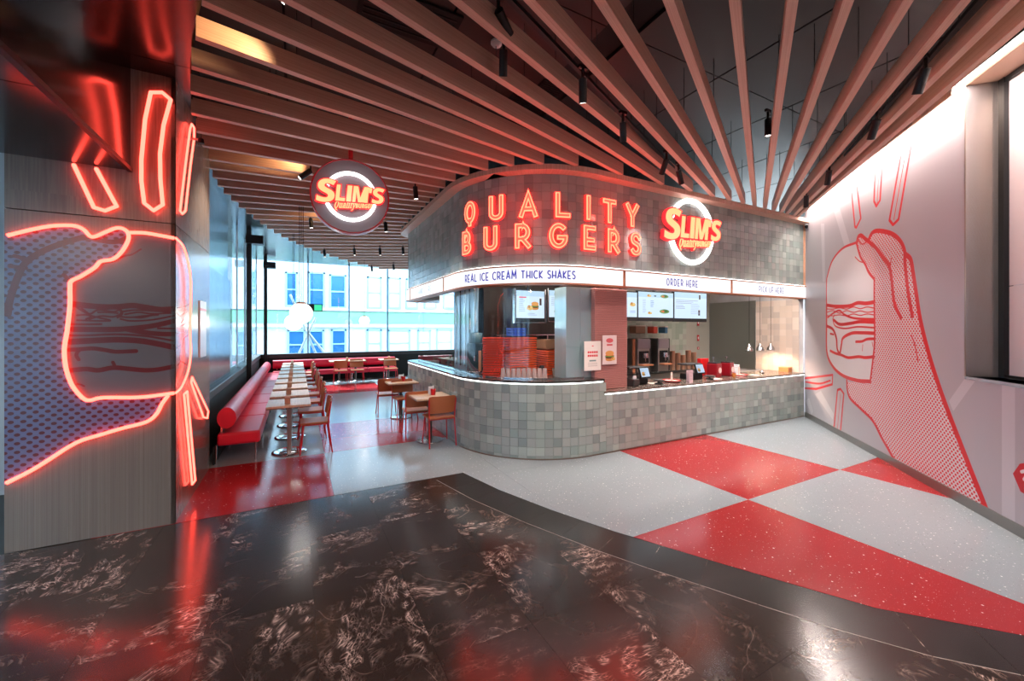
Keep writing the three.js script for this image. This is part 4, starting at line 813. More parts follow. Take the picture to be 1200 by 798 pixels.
// ================================================================ SEATING
function chairProto(label, group) {
  const o = thing('cafe_chair', label, 'chair', group);
  const seat = rbox(0.42, 0.028, 0.40, 0, 0.45, 0.0, 0.012, 2);
  { const p = seat.attributes.position; for (let i = 0; i < p.count; i++) { const z = p.getZ(i), x = p.getX(i); p.setY(i, p.getY(i) + 0.10 * x * x + (z > 0.12 ? -0.4 * (z - 0.12) ** 2 : 0)); } seat.computeVertexNormals(); }
  part(o, 'seat', seat, tanSeat);
  const back = new THREE.BoxGeometry(0.43, 0.27, 0.018, 10, 4, 1);
  { const p = back.attributes.position; for (let i = 0; i < p.count; i++) { const x = p.getX(i), y = p.getY(i); p.setZ(i, p.getZ(i) + 0.9 * x * x - y * 0.16); const k = Math.abs(x) > 0.18 ? 0.9 : 1; p.setY(i, y * k); } back.computeVertexNormals(); back.translate(0, 0.665, -0.22); }
  part(o, 'backrest', back, tanSeat);
  for (const s of [-1, 1]) {
    part(o, 'leg', tube([V3(s * 0.18, 0.44, 0.15), V3(s * 0.195, 0.2, 0.175), V3(s * 0.21, 0.004, 0.2)], 0.010), redMetal);
    part(o, 'leg', tube([V3(s * 0.215, 0.76, -0.215), V3(s * 0.205, 0.45, -0.18), V3(s * 0.21, 0.2, -0.205), V3(s * 0.215, 0.004, -0.23)], 0.010), redMetal);
  }
  part(o, 'seat_frame', merged([rod(V3(-0.18, 0.43, 0.15), V3(0.18, 0.43, 0.15), 0.009), rod(V3(-0.2, 0.43, -0.17), V3(0.2, 0.43, -0.17), 0.009), rod(V3(-0.18, 0.43, 0.15), V3(-0.2, 0.43, -0.17), 0.009), rod(V3(0.18, 0.43, 0.15), V3(0.2, 0.43, -0.17), 0.009)]), redMetal);
  return o;
}
function tableProto(name, label, group, w, d, round) {
  const o = thing(name, label, 'table', group);
  const top = rbox(w, 0.03, d, 0, 0.735, 0, 0.006, 1); part(o, 'tabletop', meterUV(top, 1.2, 'x', 'z'), tableWood);
  part(o, 'edge_band', rbox(w - 0.004, 0.012, d - 0.004, 0, 0.715, 0, 0.004, 1), M(C(120, 84, 66), 0.5));
  if (round) { part(o, 'post', cyl(0.035, 0.035, 0.68, 0, 0.37, 0), M(C(96, 88, 84), 0.35, 0.8)); part(o, 'base', lathe([[0, 0.004], [0.21, 0.004], [0.22, 0.012], [0.21, 0.022], [0.05, 0.03], [0.04, 0.05], [0, 0.05]], 36), steel); }
  else { part(o, 'post', rbox(0.06, 0.7, 0.11, 0, 0.36, 0, 0.012), brushed); part(o, 'base', merged([lathe([[0, 0.004], [0.23, 0.004], [0.235, 0.014], [0.2, 0.026], [0.06, 0.034], [0, 0.036]], 40)]), chrome); }
  return o;
}
// long row by the side glazing
const rowTable = tableProto('row_table', 'narrow pale wood table along the long red bench', 'tables along the long bench', 0.57, 0.68);
const rowChair = chairProto('tan chair with red legs tucked under a table along the long bench', 'chairs along the long bench');
const holder = thing('menu_holder', 'small wooden menu holder on a table along the long bench', 'menu holder', 'menu holders along the long bench');
part(holder, 'block', rbox(0.075, 0.085, 0.05, 0, 0.0435, 0, 0.006), M(C(186, 138, 112), 0.5));
part(holder, 'card', box(0.06, 0.1, 0.004, 0, 0.065, -0.015), M(C(226, 202, 190), 0.6));
for (let k = 0; k < 9; k++) {
  const z = -2.3 - k * 0.95;
  if (k) { copy(rowTable, [-9.54, 0, z], 0); copy(rowChair, [-9.2 + rr(-0.03, 0.03), 0, z + 0.1], -HALF); copy(holder, [-9.56, 0.75, z + 0.16], rr(-0.1, 0.1)); }
  else { rowTable.position.set(-9.54, 0, z); rowChair.position.set(-9.2, 0, z + 0.1); rowChair.rotation.y = -HALF; holder.position.set(-9.56, 0.75, z + 0.16); }
}
// benches
function bench(label, len, sections) {                         // built along -z, seat towards +x
  const o = thing('upholstered_bench', label, 'bench', null), L = len / sections;
  for (let i = 0; i < sections; i++) {
    part(o, 'seat_cushion', rbox(0.5, 0.17, L - 0.006, 0.33, 0.335, -(i + 0.5) * L, 0.035, 3), redPad);
    const r = new THREE.CylinderGeometry(0.115, 0.115, L - 0.006, 20).rotateX(HALF); r.scale(0.95, 1.25, 1); part(o, 'back_roll', r.translate(0.19, 0.63, -(i + 0.5) * L), redPad);
  }
  const legs = []; for (let z = -0.08; z > -len; z -= 1.2) for (const x of [0.06, 0.52]) legs.push([x, z]);
  for (const [x, z] of legs) part(o, 'leg', cyl(0.014, 0.014, 0.25, x, 0.128, z, 10), steel);
  for (let z = -0.12; z > -len; z -= 1.2) part(o, 'back_bracket', box(0.02, 0.12, 0.03, 0.12, 0.46, z), steel);
  part(o, 'kick_panel', span(0.03, 0.05, 0.004, 0.24, -len, -0.03), blackMatt);
  return o;
}
const benchA = bench('long red upholstered bench with a padded roll back under the side glazing', 8.6, 7); benchA.position.set(-10.475, 0, -2.06);
const benchB = bench('red upholstered bench with a padded roll back below the rear windows', 4.05, 4); benchB.position.set(-6.15, 0, -11.45); benchB.rotation.y = -HALF; 
benchB.position.set(-6.1 - 4.05, 0, -11.48); 
// rear tables
const rearTable = tableProto('rear_table', 'small pale wood table in front of the rear red bench', 'tables by the rear bench', 0.62, 0.6, true);
const rearChair = chairProto('tan chair with red legs backed to the room by the rear bench', 'chairs by the rear bench');
const rearHolder = copy(holder, [-6.5, 0.75, -10.35], 0, 'small menu holder on a table by the rear red bench'); rearHolder.userData.group = 'menu holders by the rear bench';
[-8.15, -7.62, -6.5].forEach((x, i) => { if (i) { copy(rearTable, [x, 0, -10.45], 0); copy(rearChair, [x, 0, -10.0], Math.PI); } else { rearTable.position.set(x, 0, -10.45); rearChair.position.set(x, 0, -10.0); rearChair.rotation.y = Math.PI; } });
copy(rearHolder, [-7.9, 0.75, -10.4], 0);
// two square tables against the counter
const sideTable = tableProto('counter_table', 'square pale wood table beside the tiled counter, nearer the curve', null, 0.6, 0.6, true); sideTable.position.set(-7.5, 0, -1.9);
copy(sideTable, [-7.52, 0, -3.92], 0, 'square pale wood table beside the tiled counter, farther from the curve');
const c1 = chairProto('tan chair with red legs showing its back at the table nearer the counter curve', null); c1.position.set(-7.43, 0, -1.66); c1.rotation.y = Math.PI;
copy(c1, [-7.62, 0, -2.32], 0.06, 'tan chair with red legs facing the room at the table nearer the counter curve');
copy(c1, [-7.5, 0, -3.66], Math.PI - 0.05, 'tan chair with red legs showing its back at the table farther from the counter curve');
copy(c1, [-7.72, 0, -4.32], 0.05, 'tan chair with red legs facing the room at the table farther from the counter curve');
const caddy = thing('condiment_caddy', 'red and white condiment caddy on the table nearer the counter curve', 'caddy', null, [-7.46, 0.75, -1.95]);
part(caddy, 'card_box', rbox(0.085, 0.13, 0.06, 0, 0.066, -0.02, 0.004, 1), whitePaint);
part(caddy, 'red_cup', lathe([[0, 0.002], [0.035, 0.002], [0.045, 0.1], [0.04, 0.1], [0.032, 0.01], [0, 0.01]], 16).translate(0.015, 0, 0.05), redMetal);
part(caddy, 'straws', merged([0, 1, 2].map((i) => cyl(0.004, 0.004, 0.09, 0.005 + i * 0.012, 0.11, 0.05 - i * 0.008, 6))), whitePaint);
copy(caddy, [-7.5, 0.75, -3.95], 0.3, 'red and white condiment caddy on the table farther from the counter curve');
// pendants
function pendant(p, r, label, cables, top = 4.77) {
  const o = thing('globe_pendant', label, 'pendant light', null, [p.x, p.y, p.z]);
  part(o, 'globe_lamp', new THREE.SphereGeometry(r, 28, 20), glow(1, 0.97, 0.93, 2.6, 0xffffff));
  part(o, 'cap', lathe([[0, r + 0.02], [r * 0.42, r + 0.01], [r * 0.48, r * 0.84], [0, r * 0.8]], 20), M(C(170, 120, 96), 0.5));
  part(o, 'cable', merged(Array.from({ length: cables }, (_, i) => cyl(0.006, 0.006, top - p.y - r, (i - (cables - 1) / 2) * 0.03, (top - p.y + r) / 2, 0, 6))), blackMetal);
  const l = new THREE.PointLight(new THREE.Color().setRGB(1, 0.95, 0.9), 1, 0, 2); o.add(l);
}
pendant(pxZ(353, 367, -3.7), 0.19, 'large white globe pendant on dark cables over the long tables', 3);
pendant(pxZ(427, 376, -9.4), 0.16, 'small white globe pendant hanging near the rear windows', 1);
pendant(pxZ(344, 378, -6.2), 0.19, 'white globe pendant hanging behind the large globe over the long tables', 2);
{ const e = thing('exit_sign', 'small green illuminated exit sign on a black plate', 'sign', null), a = pxZ(366, 357, -8.0), b = pxZ(378, 364, -8.0);
  part(e, 'sign_plate', span(a.x - 0.16, b.x, b.y - 0.02, a.y + 0.02, -8.03, -8.0), blackMetal);
  part(e, 'exit_sign_face', span(a.x + 0.05, b.x - 0.02, b.y, a.y, -8.0, -7.99), glow(0.05, 0.9, 0.45, 1));
  part(e, 'drop_rod', rod(V3(a.x, a.y, -8.015), V3(a.x, 4.3, -8.015), 0.006), blackMetal); }
// ================================================================ KITCHEN AND COUNTER ITEMS
// menu screens
function food(c, x, y, s, kind) {
  const e = (dx, dy, rx, ry, col) => { c.fillStyle = col; c.beginPath(); c.ellipse(x + dx * s, y + dy * s, rx * s, ry * s, 0, 0, 7); c.fill(); };
  if (kind === 'burger') { e(0, 0.38, 0.5, 0.18, '#c98b4a'); e(0, 0.22, 0.54, 0.10, '#5c3424'); e(0, 0.1, 0.56, 0.09, '#5a9a44'); e(0, 0.02, 0.5, 0.07, '#d8433a'); e(0, -0.16, 0.5, 0.24, '#d99a55'); }
  if (kind === 'fries') { e(0, 0.2, 0.5, 0.28, '#d8b060'); e(-0.15, 0, 0.25, 0.2, '#b8823c'); e(0.2, 0.05, 0.2, 0.2, '#e2c27a'); }
  if (kind === 'salad') { e(0, 0.1, 0.6, 0.3, '#7a9a5a'); e(0.1, 0.05, 0.35, 0.2, '#3f6a3a'); e(-0.2, 0.1, 0.2, 0.12, '#d8704a'); }
  if (kind === 'cup') { c.fillStyle = '#3a2a2a'; c.fillRect(x - 0.18 * s, y - 0.6 * s, 0.36 * s, 1.1 * s); e(0, -0.6, 0.2, 0.06, '#eee'); }
}
function screenTex(seedItems, w, h) {
  return canvasTex(w, h, (c) => {
    const g = '#cfe6f8'; c.fillStyle = g; c.fillRect(0, 0, w, h);
    c.fillStyle = '#b4d4ee'; c.fillRect(0, 0, w, h * 0.2);
    for (const it of seedItems) {
      if (it[0] === 'lines') { c.fillStyle = it[5] || '#8aa0b8'; for (let i = 0; i < it[4]; i++) c.fillRect(it[1] * w, (it[2] + i * 0.055) * h, it[3] * w * rr(0.6, 1), h * 0.014); }
      else if (it[0] === 'head') { c.fillStyle = it[4] || '#d84a5a'; c.fillRect(it[1] * w, it[2] * h, it[3] * w, h * 0.045); }
      else food(c, it[1] * w, it[2] * h, it[3] * w, it[0]);
    }
  });
}
function screen(name, label, a, b, z, tex, rim = true) {
  const o = thing('menu_screen', label, 'screen', null), w = b.x - a.x, h = a.y - b.y, cx = (a.x + b.x) / 2, cy = (a.y + b.y) / 2;
  o.position.set(cx, cy, z);
  part(o, 'screen_case', rbox(w + 0.03, h + 0.09, 0.06, 0, -0.025, -0.035, 0.006), blackMetal);
  if (rim) part(o, 'silver_rim', merged([box(0.018, h + 0.12, 0.07, -w / 2 - 0.02, -0.025, -0.035), box(0.018, h + 0.12, 0.07, w / 2 + 0.02, -0.025, -0.035), box(w + 0.05, 0.02, 0.07, 0, -h / 2 - 0.075, -0.035)]), steel);
  part(o, 'screen_face', new THREE.PlaneGeometry(w, h).translate(0, 0, -0.003), new THREE.MeshStandardMaterial({ color: 0x111111, roughness: 0.2, emissive: 0xffffff, emissiveMap: tex, emissiveIntensity: 1.15 }));
  part(o, 'drop_bracket', box(0.05, 2.86 - cy - h / 2, 0.03, 0, (2.86 - cy + h / 2) / 2, -0.06), blackMetal);
}
const Z1 = -1.15;
screen('', 'hanging menu screen showing a burger meal over the trays', pxZ(605, 340, Z1), pxZ(638, 373, Z1), Z1, screenTex([['head', 0.1, 0.22, 0.25], ['lines', 0.1, 0.3, 0.22, 9], ['burger', 0.66, 0.52, 0.26], ['fries', 0.48, 0.58, 0.22], ['cup', 0.86, 0.4, 0.2], ['lines', 0.4, 0.82, 0.4, 2]], 512, 420));
screen('', 'hanging menu screen showing single burgers beside the steel pillar', pxZ(643.5, 340, Z1), pxZ(676, 372, Z1), Z1, screenTex([['burger', 0.3, 0.1, 0.22], ['lines', 0.08, 0.26, 0.5, 6], ['burger', 0.32, 0.74, 0.26], ['burger', 0.75, 0.12, 0.2], ['lines', 0.6, 0.3, 0.3, 8]], 512, 420));
const Z2 = -0.95;
screen('', 'wide menu screen with fries picture next to the ribbed pillar', pxZ(712, 341, Z2), pxZ(746.6, 371.6, Z2), Z2, screenTex([['fries', 0.85, 0.45, 0.2], ['lines', 0.1, 0.3, 0.4, 8], ['lines', 0.76, 0.75, 0.2, 2, '#5a70c0']], 512, 420), false);
screen('', 'wide menu screen with salads and sides above the tills', pxZ(748.2, 341.5, Z2), pxZ(789, 372.5, Z2), Z2, screenTex([['fries', 0.3, 0.12, 0.12], ['salad', 0.74, 0.12, 0.2], ['head', 0.44, 0.12, 0.06, '#345'], ['lines', 0.12, 0.3, 0.1, 10, '#9ab'], ['lines', 0.34, 0.34, 0.1, 5, '#46a'], ['fries', 0.32, 0.8, 0.12], ['salad', 0.74, 0.72, 0.24]], 512, 420), false);
screen('', 'wide menu screen with text lines above the pick up counter', pxZ(790.6, 342, Z2), pxZ(828, 373.5, Z2), Z2, screenTex([['lines', 0.04, 0.3, 0.8, 3, '#88a'], ['lines', 0.04, 0.5, 0.35, 3, '#88a'], ['cup', 0.78, 0.16, 0.14], ['cup', 0.76, 0.78, 0.16], ['lines', 0.5, 0.42, 0.3, 8, '#aab8cc']], 512, 420), false);

// trays
const trayMat = M(C(232, 84, 36), 0.3), trayRed = M(C(216, 58, 30), 0.3);
function trayProto(label, group, w, d, mat) {
  const o = thing('serving_tray', label, 'tray', group);
  const s = new THREE.Shape(); const rr2 = (sh, W, D, r) => { sh.moveTo(-W + r, -D); sh.lineTo(W - r, -D); sh.quadraticCurveTo(W, -D, W, -D + r); sh.lineTo(W, D - r); sh.quadraticCurveTo(W, D, W - r, D); sh.lineTo(-W + r, D); sh.quadraticCurveTo(-W, D, -W, D - r); sh.lineTo(-W, -D + r); sh.quadraticCurveTo(-W, -D, -W + r, -D); };
  rr2(s, w / 2 - 0.02, d / 2 - 0.02, 0.03);
  const base = new THREE.ExtrudeGeometry(s, { depth: 0.004, bevelEnabled: false }).rotateX(-HALF);
  const r = new THREE.Shape(); rr2(r, w / 2, d / 2, 0.04); const hole = new THREE.Path(); rr2(hole, w / 2 - 0.02, d / 2 - 0.02, 0.03); r.holes.push(hole);
  const rim = new THREE.ExtrudeGeometry(r, { depth: 0.022, bevelEnabled: false }).rotateX(-HALF);
  part(o, 'tray_base', base, mat); part(o, 'tray_rim', rim, mat); return o;
}
const stackA = trayProto('orange serving tray in the tall stack behind the counter glass', 'trays in the tall stack', 0.5, 0.36, trayMat);
const stackB = trayProto('red serving tray in the narrow stack at the glass corner', 'trays in the narrow stack', 0.34, 0.36, trayRed);
const stackC = trayProto('orange serving tray in the low pile by the steel pillar', 'trays in the low pile', 0.44, 0.36, trayMat);
{
  const put = (p, n, x, z, y, t) => { for (let i = 0; i < n; i++) { const q = [x + rr(-0.006, 0.006), y + i * 0.036, z + rr(-0.006, 0.006)]; if (i) copy(p, q, t + rr(-0.02, 0.02)); else { p.position.set(...q); p.rotation.y = t; } } };
  const a = pxZ(607, 440, -0.98), b = pxZ(579, 440, -1.12), c = pxZ(646, 430, -0.98);
  put(stackA, 17, a.x, a.z, HI + 0.002, 0); put(stackB, 17, b.x, b.z, HI + 0.002, -0.5); put(stackC, 11, c.x + 0.03, c.z, HI + 0.002, 0);
  const box1 = thing('carton', 'brown cardboard carton on the low pile of trays', 'box', null, [c.x + 0.02, HI + 0.41, c.z]); part(box1, 'carton_body', rbox(0.44, 0.15, 0.3, 0, 0.075, 0, 0.004, 1), M(C(140, 96, 66), 0.7)); part(box1, 'tape', box(0.442, 0.002, 0.05, 0, 0.151, 0), M(C(190, 150, 110), 0.5));
  const crate = thing('blue_crate', 'blue slotted plastic crate on top of the tall tray stack', 'crate', null, [a.x + 0.02, HI + 0.62, a.z - 0.1]);
  part(crate, 'crate_base', box(0.24, 0.01, 0.2, 0, 0.006, 0), M(C(24, 56, 150), 0.4));
  for (const s of [-1, 1]) { part(crate, 'crate_side', merged([0, 1, 2].map((k) => box(0.24, 0.028, 0.01, 0, 0.03 + k * 0.042, s * 0.1)).concat([-0.11, -0.04, 0.04, 0.11].map((x) => box(0.016, 0.13, 0.01, x, 0.065, s * 0.1)))), M(C(28, 66, 168), 0.4)); part(crate, 'crate_end', merged([0, 1, 2].map((k) => box(0.01, 0.028, 0.2, s * 0.12, 0.03 + k * 0.042, 0))), M(C(28, 66, 168), 0.4)); }
}
// cups in a row
const cup = thing('paper_cup', 'upturned pale paper cup in the row on the raised counter', 'cup', 'upturned cups on the counter');
part(cup, 'cup_wall', lathe([[0.040, 0.0], [0.041, 0.008], [0.030, 0.145], [0.0, 0.146]], 18), M(C(172, 146, 142), 0.5)); part(cup, 'rolled_rim', new THREE.TorusGeometry(0.0405, 0.003, 6, 18).rotateX(HALF).translate(0, 0.004, 0), whitePaint);
for (let i = 0; i < 9; i++) { const p = pxY(589.5 + i * 6.1, 441.5, HI + 0.02), q = [p.x, HI + 0.001, p.z]; if (i) copy(cup, q, i); else cup.position.set(...q); }
{ const p = pxY(637, 441, HI + 0.02); const o = thing('black_canister', 'small black canister at the end of the cup row', 'canister', null, [p.x + 0.03, HI + 0.001, p.z - 0.1]); part(o, 'can', lathe([[0, 0.001], [0.045, 0.001], [0.045, 0.15], [0.03, 0.16], [0, 0.16]], 18), blackMetal); part(o, 'lid', cyl(0.03, 0.034, 0.015, 0, 0.166, 0), M(C(40, 36, 36), 0.4)); }
for (let i = 0; i < 3; i++) { const p = pxZ(648 + i * 6, 438, -0.7); const o = thing('steel_pan', 'stainless food pan standing behind the low pile of trays', 'pan', 'stainless pans', [p.x, HI + 0.002, -0.62 - i * 0.04]); part(o, 'pan_body', lathe([[0, 0.001], [0.05, 0.001], [0.058, 0.12], [0.055, 0.12], [0.048, 0.008], [0, 0.008]], 20), M(C(214, 206, 196), 0.25, 0.6)); part(o, 'rim', new THREE.TorusGeometry(0.057, 0.003, 6, 20).rotateX(HALF).translate(0, 0.12, 0), steel); }
{ // dark shape with a tan streak at the corner, modelled as a dispenser
  const p = pxZ(553, 440, -1.7); const o = thing('dark_corner_object', 'tall dark object with a copper coloured streak at the glass corner', 'dispenser', null, [-6.75, HI + 0.001, -1.75], -0.5);
  part(o, 'body', rbox(0.26, 0.5, 0.3, 0, 0.25, 0, 0.03), M(C(20, 40, 46), 0.25)); part(o, 'front_plate', rbox(0.05, 0.34, 0.02, 0.09, 0.2, 0.155, 0.008), copper); part(o, 'tap', merged([cyl(0.012, 0.012, 0.08, 0.0, 0.24, 0.18), rod(V3(0, 0.28, 0.14), V3(0, 0.28, 0.19), 0.012)]), steel); part(o, 'drip_tray', rbox(0.2, 0.02, 0.1, 0, 0.02, 0.18, 0.005), steel); part(o, 'hopper', lathe([[0, 0.5], [0.1, 0.5], [0.12, 0.66], [0.0, 0.68]], 20), M(C(90, 120, 126), 0.15)); }
// posters
function poster(label, a, b, z, draw, turn) { const o = thing('poster', label, 'poster', null); const w = b.x - a.x, h = a.y - b.y; o.position.set((a.x + b.x) / 2, (a.y + b.y) / 2, z); part(o, 'sheet', box(w, h, 0.006), M(0xffffff, 0.35, 0, { map: canvasTex(256, Math.round(256 * h / w), draw) })); }
poster('white notice with red heading on the steel pillar', pxZ(684.5, 400, -0.17), pxZ(704, 433.5, -0.17), -0.168, (c, w, h) => { c.fillStyle = '#efe6de'; c.fillRect(0, 0, w, h); c.fillStyle = '#d8343c'; for (let i = 0; i < 5; i++) { c.fillRect(w * (0.2 + i * 0.125), h * 0.34, w * 0.1, h * 0.07); c.fillRect(w * (0.2 + i * 0.125), h * 0.46, w * 0.1, h * 0.07); } c.fillRect(w * 0.45, h * 0.15, w * 0.1, h * 0.03); c.fillStyle = '#7c9a98'; c.fillRect(w * 0.3, h * 0.64, w * 0.4, h * 0.05); c.fillStyle = '#a8a09a'; for (let i = 0; i < 3; i++) c.fillRect(w * 0.22, h * (0.74 + i * 0.05), w * 0.56, h * 0.012); });
poster('pink poster with a food picture on the ribbed pillar', pxZ(706.5, 393, -0.12), pxZ(723, 426.5, -0.12), -0.13, (c, w, h) => { c.fillStyle = '#e3cfcc'; c.fillRect(0, 0, w, h); c.fillStyle = '#cf5a60'; c.beginPath(); c.ellipse(w / 2, h * 0.18, w * 0.25, h * 0.08, 0, 0, 7); c.fill(); c.fillRect(w * 0.3, h * 0.3, w * 0.4, h * 0.06); food(c, w * 0.5, h * 0.68, w * 0.6, 'burger'); food(c, w * 0.75, h * 0.78, w * 0.3, 'fries'); });

// tills on the low counter
const tillScreen = canvasTex(256, 192, (c, w, h) => { c.fillStyle = '#c2dcf4'; c.fillRect(0, 0, w, h); c.fillStyle = '#8aa6c8'; for (let i = 0; i < 5; i++) c.fillRect(20, 40 + i * 26, 90 + (i % 3) * 20, 8); food(c, 70, 120, 90, 'burger'); });
function till(px, label) {
  const p = pxZ(px, 442, -0.30), o = thing('till', label, 'till', null, [p.x, LO + 0.001, -0.34], 0.0);
  part(o, 'till_body', rbox(0.34, 0.1, 0.24, -0.08, 0.05, -0.08, 0.02), blackMetal); part(o, 'stand', rbox(0.08, 0.14, 0.06, 0.02, 0.1, -0.02, 0.015), blackMetal);
  const s = part(o, 'till_screen_case', rbox(0.22, 0.19, 0.03, 0, 0, 0, 0.012), blackMetal, [0.02, 0.19, 0.02], [-0.35, 0, 0.0]);
  part(s, 'till_screen_face', new THREE.PlaneGeometry(0.19, 0.15).translate(0, 0, 0.0165), new THREE.MeshStandardMaterial({ color: 0x111111, roughness: 0.2, emissive: 0xffffff, emissiveMap: tillScreen, emissiveIntensity: 0.95 }));
  part(o, 'hood', rbox(0.4, 0.03, 0.22, -0.06, 0.27, -0.14, 0.012), M(C(60, 56, 56), 0.4));
}
till(755, 'black till with lit screen beside the ribbed pillar'); till(820, 'black till with lit screen beside the red dispensers');
function cardReader(px, label) { const p = pxZ(px, 443, -0.2), o = thing('card_reader', label, 'card reader', null, [p.x, LO + 0.001, -0.2], 0.4); part(o, 'base', rbox(0.09, 0.02, 0.12, 0, 0.011, 0, 0.006), blackMetal); part(o, 'handset', rbox(0.08, 0.03, 0.17, 0, 0.06, 0, 0.01), M(C(70, 62, 60), 0.35), null, null); part(o, 'reader_screen', box(0.055, 0.003, 0.05, 0, 0.077, -0.04), M(C(140, 150, 160), 0.2)); part(o, 'keypad', box(0.055, 0.004, 0.06, 0, 0.077, 0.03), M(C(110, 104, 100), 0.6)); part(o, 'neck', box(0.04, 0.04, 0.03, 0, 0.035, 0), blackMetal); }
cardReader(772, 'black card reader beside the first till'); cardReader(832, 'black card reader beside the second till');
{ const p = pxZ(741, 447, -0.22), o = thing('receipt_printer', 'dark receipt printer next to the ribbed pillar', 'printer', null, [p.x + 0.02, LO + 0.001, -0.22]); part(o, 'case', rbox(0.13, 0.12, 0.16, 0, 0.06, 0, 0.02), M(C(52, 48, 48), 0.45)); part(o, 'paper', box(0.07, 0.06, 0.002, 0, 0.14, 0.03), whitePaint); }
{ const p = pxZ(808.5, 445, -0.12), o = thing('menu_stand', 'pale pink folded menu card standing before the second till', 'card', null, [p.x, LO + 0.001, -0.12]); part(o, 'card_front', box(0.1, 0.21, 0.004, 0, 0.104, 0.02), M(C(214, 188, 194), 0.6), null, [-0.0, 0, 0]); part(o, 'card_back', box(0.1, 0.205, 0.004, 0, 0.102, -0.03), M(C(200, 176, 182), 0.6)); part(o, 'text_lines', merged(Array.from({ length: 9 }, (_, i) => box(0.07, 0.004, 0.001, 0, 0.03 + i * 0.02, 0.0226))), M(C(150, 120, 128), 0.6)); }
for (const [px, py, w, label] of [[767, 449, 0.26, 'white paper mat on the counter before the first till'], [838, 444, 0.24, 'white paper mat on the counter before the second till'], [868, 441, 0.2, 'white paper mat on the counter near the pick up end'], [884, 439.5, 0.16, 'small white paper mat under the heat lamps']]) { const p = pxY(px, py, LO); const o = thing('paper_mat', label, 'mat', null, [p.x, LO + 0.002, Math.min(p.z, -0.1)]); part(o, 'sheet', rbox(w, 0.003, 0.15, 0, 0, 0, 0.001, 1), M(C(232, 214, 206), 0.7)); }
for (const [px, label] of [[787, 'red and white cake tray on the counter between the tills'], [866, 'red condiment tray at the pick up end']]) { const p = pxZ(px, 443, -0.3), o = thing('round_tray', label, 'tray', null, [p.x, LO + 0.001, -0.3]); part(o, 'dish', lathe([[0, 0.004], [0.13, 0.004], [0.16, 0.03], [0.15, 0.032], [0.125, 0.012], [0, 0.012]], 28), redMetal); part(o, 'liner', cyl(0.12, 0.12, 0.006, 0, 0.018, 0, 24), M(C(236, 214, 206), 0.6)); part(o, 'post', cyl(0.016, 0.02, 0.16, 0, 0.09, 0), M(C(214, 190, 180), 0.4)); }
// red sauce dispensers
function dispenser(px, w, label) { const p = pxZ(px, 440, -0.42), o = thing('napkin_dispenser', label, 'dispenser', null, [p.x, LO + 0.001, -0.42], 0.15); part(o, 'case', rbox(w, 0.26, 0.2, 0, 0.13, 0, 0.015), M(C(128, 14, 26), 0.3)); part(o, 'round_badge', cyl(0.045, 0.045, 0.006, 0.03, 0.13, 0.102, 24).rotateX(0), M(C(226, 206, 200), 0.4)); o.children[1].geometry = new THREE.CylinderGeometry(0.055, 0.055, 0.006, 24).rotateX(HALF).translate(0.02, 0.13, 0.103); part(o, 'top_lid', rbox(w * 0.9, 0.02, 0.18, 0, 0.268, 0, 0.006), blackMetal); part(o, 'pump', merged([cyl(0.006, 0.006, 0.1, -0.03, 0.32, 0), cyl(0.02, 0.02, 0.02, -0.03, 0.37, 0)]), steel); }
dispenser(837, 0.19, 'dark red dispenser with round badge, nearer the till'); dispenser(852, 0.16, 'dark red dispenser with round badge, farther from the till');
{ const p = pxZ(862.5, 438, -0.45), o = thing('napkin_stack', 'stack of white napkins beside the red dispensers', 'napkins', null, [p.x, LO + 0.001, -0.46], 0.3); for (let i = 0; i < 6; i++) part(o, 'napkin', rbox(0.12, 0.03, 0.12, rr(-0.004, 0.004), 0.018 + i * 0.034, 0, 0.008, 1), M(C(226, 224, 230), 0.8)); }
{ const p = pxZ(819, 420, -0.75), o = thing('red_canister', 'bright red box behind the second till', 'box', null, [p.x, LO + 0.001, -0.66]); part(o, 'box_body', rbox(0.24, 0.34, 0.08, 0, 0.17, 0, 0.01), M(C(206, 24, 28), 0.35)); part(o, 'white_patch', box(0.08, 0.07, 0.002, -0.05, 0.1, 0.041), M(C(230, 190, 150), 0.5)); }
{ const o = thing('amber_cup', 'small amber cup at the pick up end', 'cup', null, [pxZ(860, 443, -0.18).x, LO + 0.001, -0.18]); part(o, 'cup_wall', lathe([[0, 0.002], [0.03, 0.002], [0.036, 0.08], [0.033, 0.08], [0.028, 0.008], [0, 0.008]], 18), M(C(196, 120, 60), 0.3)); part(o, 'filling', cyl(0.032, 0.032, 0.004, 0, 0.07, 0), M(C(150, 84, 40), 0.4)); }
{ const o = thing('wooden_box', 'small wooden box at the end of the pick up counter', 'box', null, [-0.16, LO + 0.001, -0.3]); part(o, 'box_body', rbox(0.14, 0.09, 0.2, 0, 0.045, 0, 0.004, 1), M(C(190, 120, 72), 0.5)); part(o, 'lid', rbox(0.15, 0.012, 0.21, 0, 0.096, 0, 0.004, 1), M(C(206, 140, 92), 0.5)); }
{ const o = thing('ring_bell', 'steel counter bell under the heat lamps', 'bell', null, [pxZ(893, 436, -0.4).x, LO + 0.001, -0.4]); part(o, 'dome', lathe([[0.045, 0.012], [0.04, 0.03], [0.02, 0.045], [0, 0.048]], 20), chrome); part(o, 'foot', cyl(0.05, 0.05, 0.012, 0, 0.006, 0, 20), blackMetal); }
{ const o = thing('tap', 'curved steel tap under the heat lamps', 'tap', null, [pxZ(915, 430, -0.55).x, LO + 0.001, -0.55]); part(o, 'spout', tube([V3(0, 0, 0), V3(0, 0.18, 0), V3(-0.02, 0.24, 0.02), V3(-0.06, 0.24, 0.05), V3(-0.075, 0.19, 0.06)], 0.011), chrome); part(o, 'handle', rod(V3(0, 0.08, 0), V3(0.05, 0.1, 0), 0.007), chrome); }
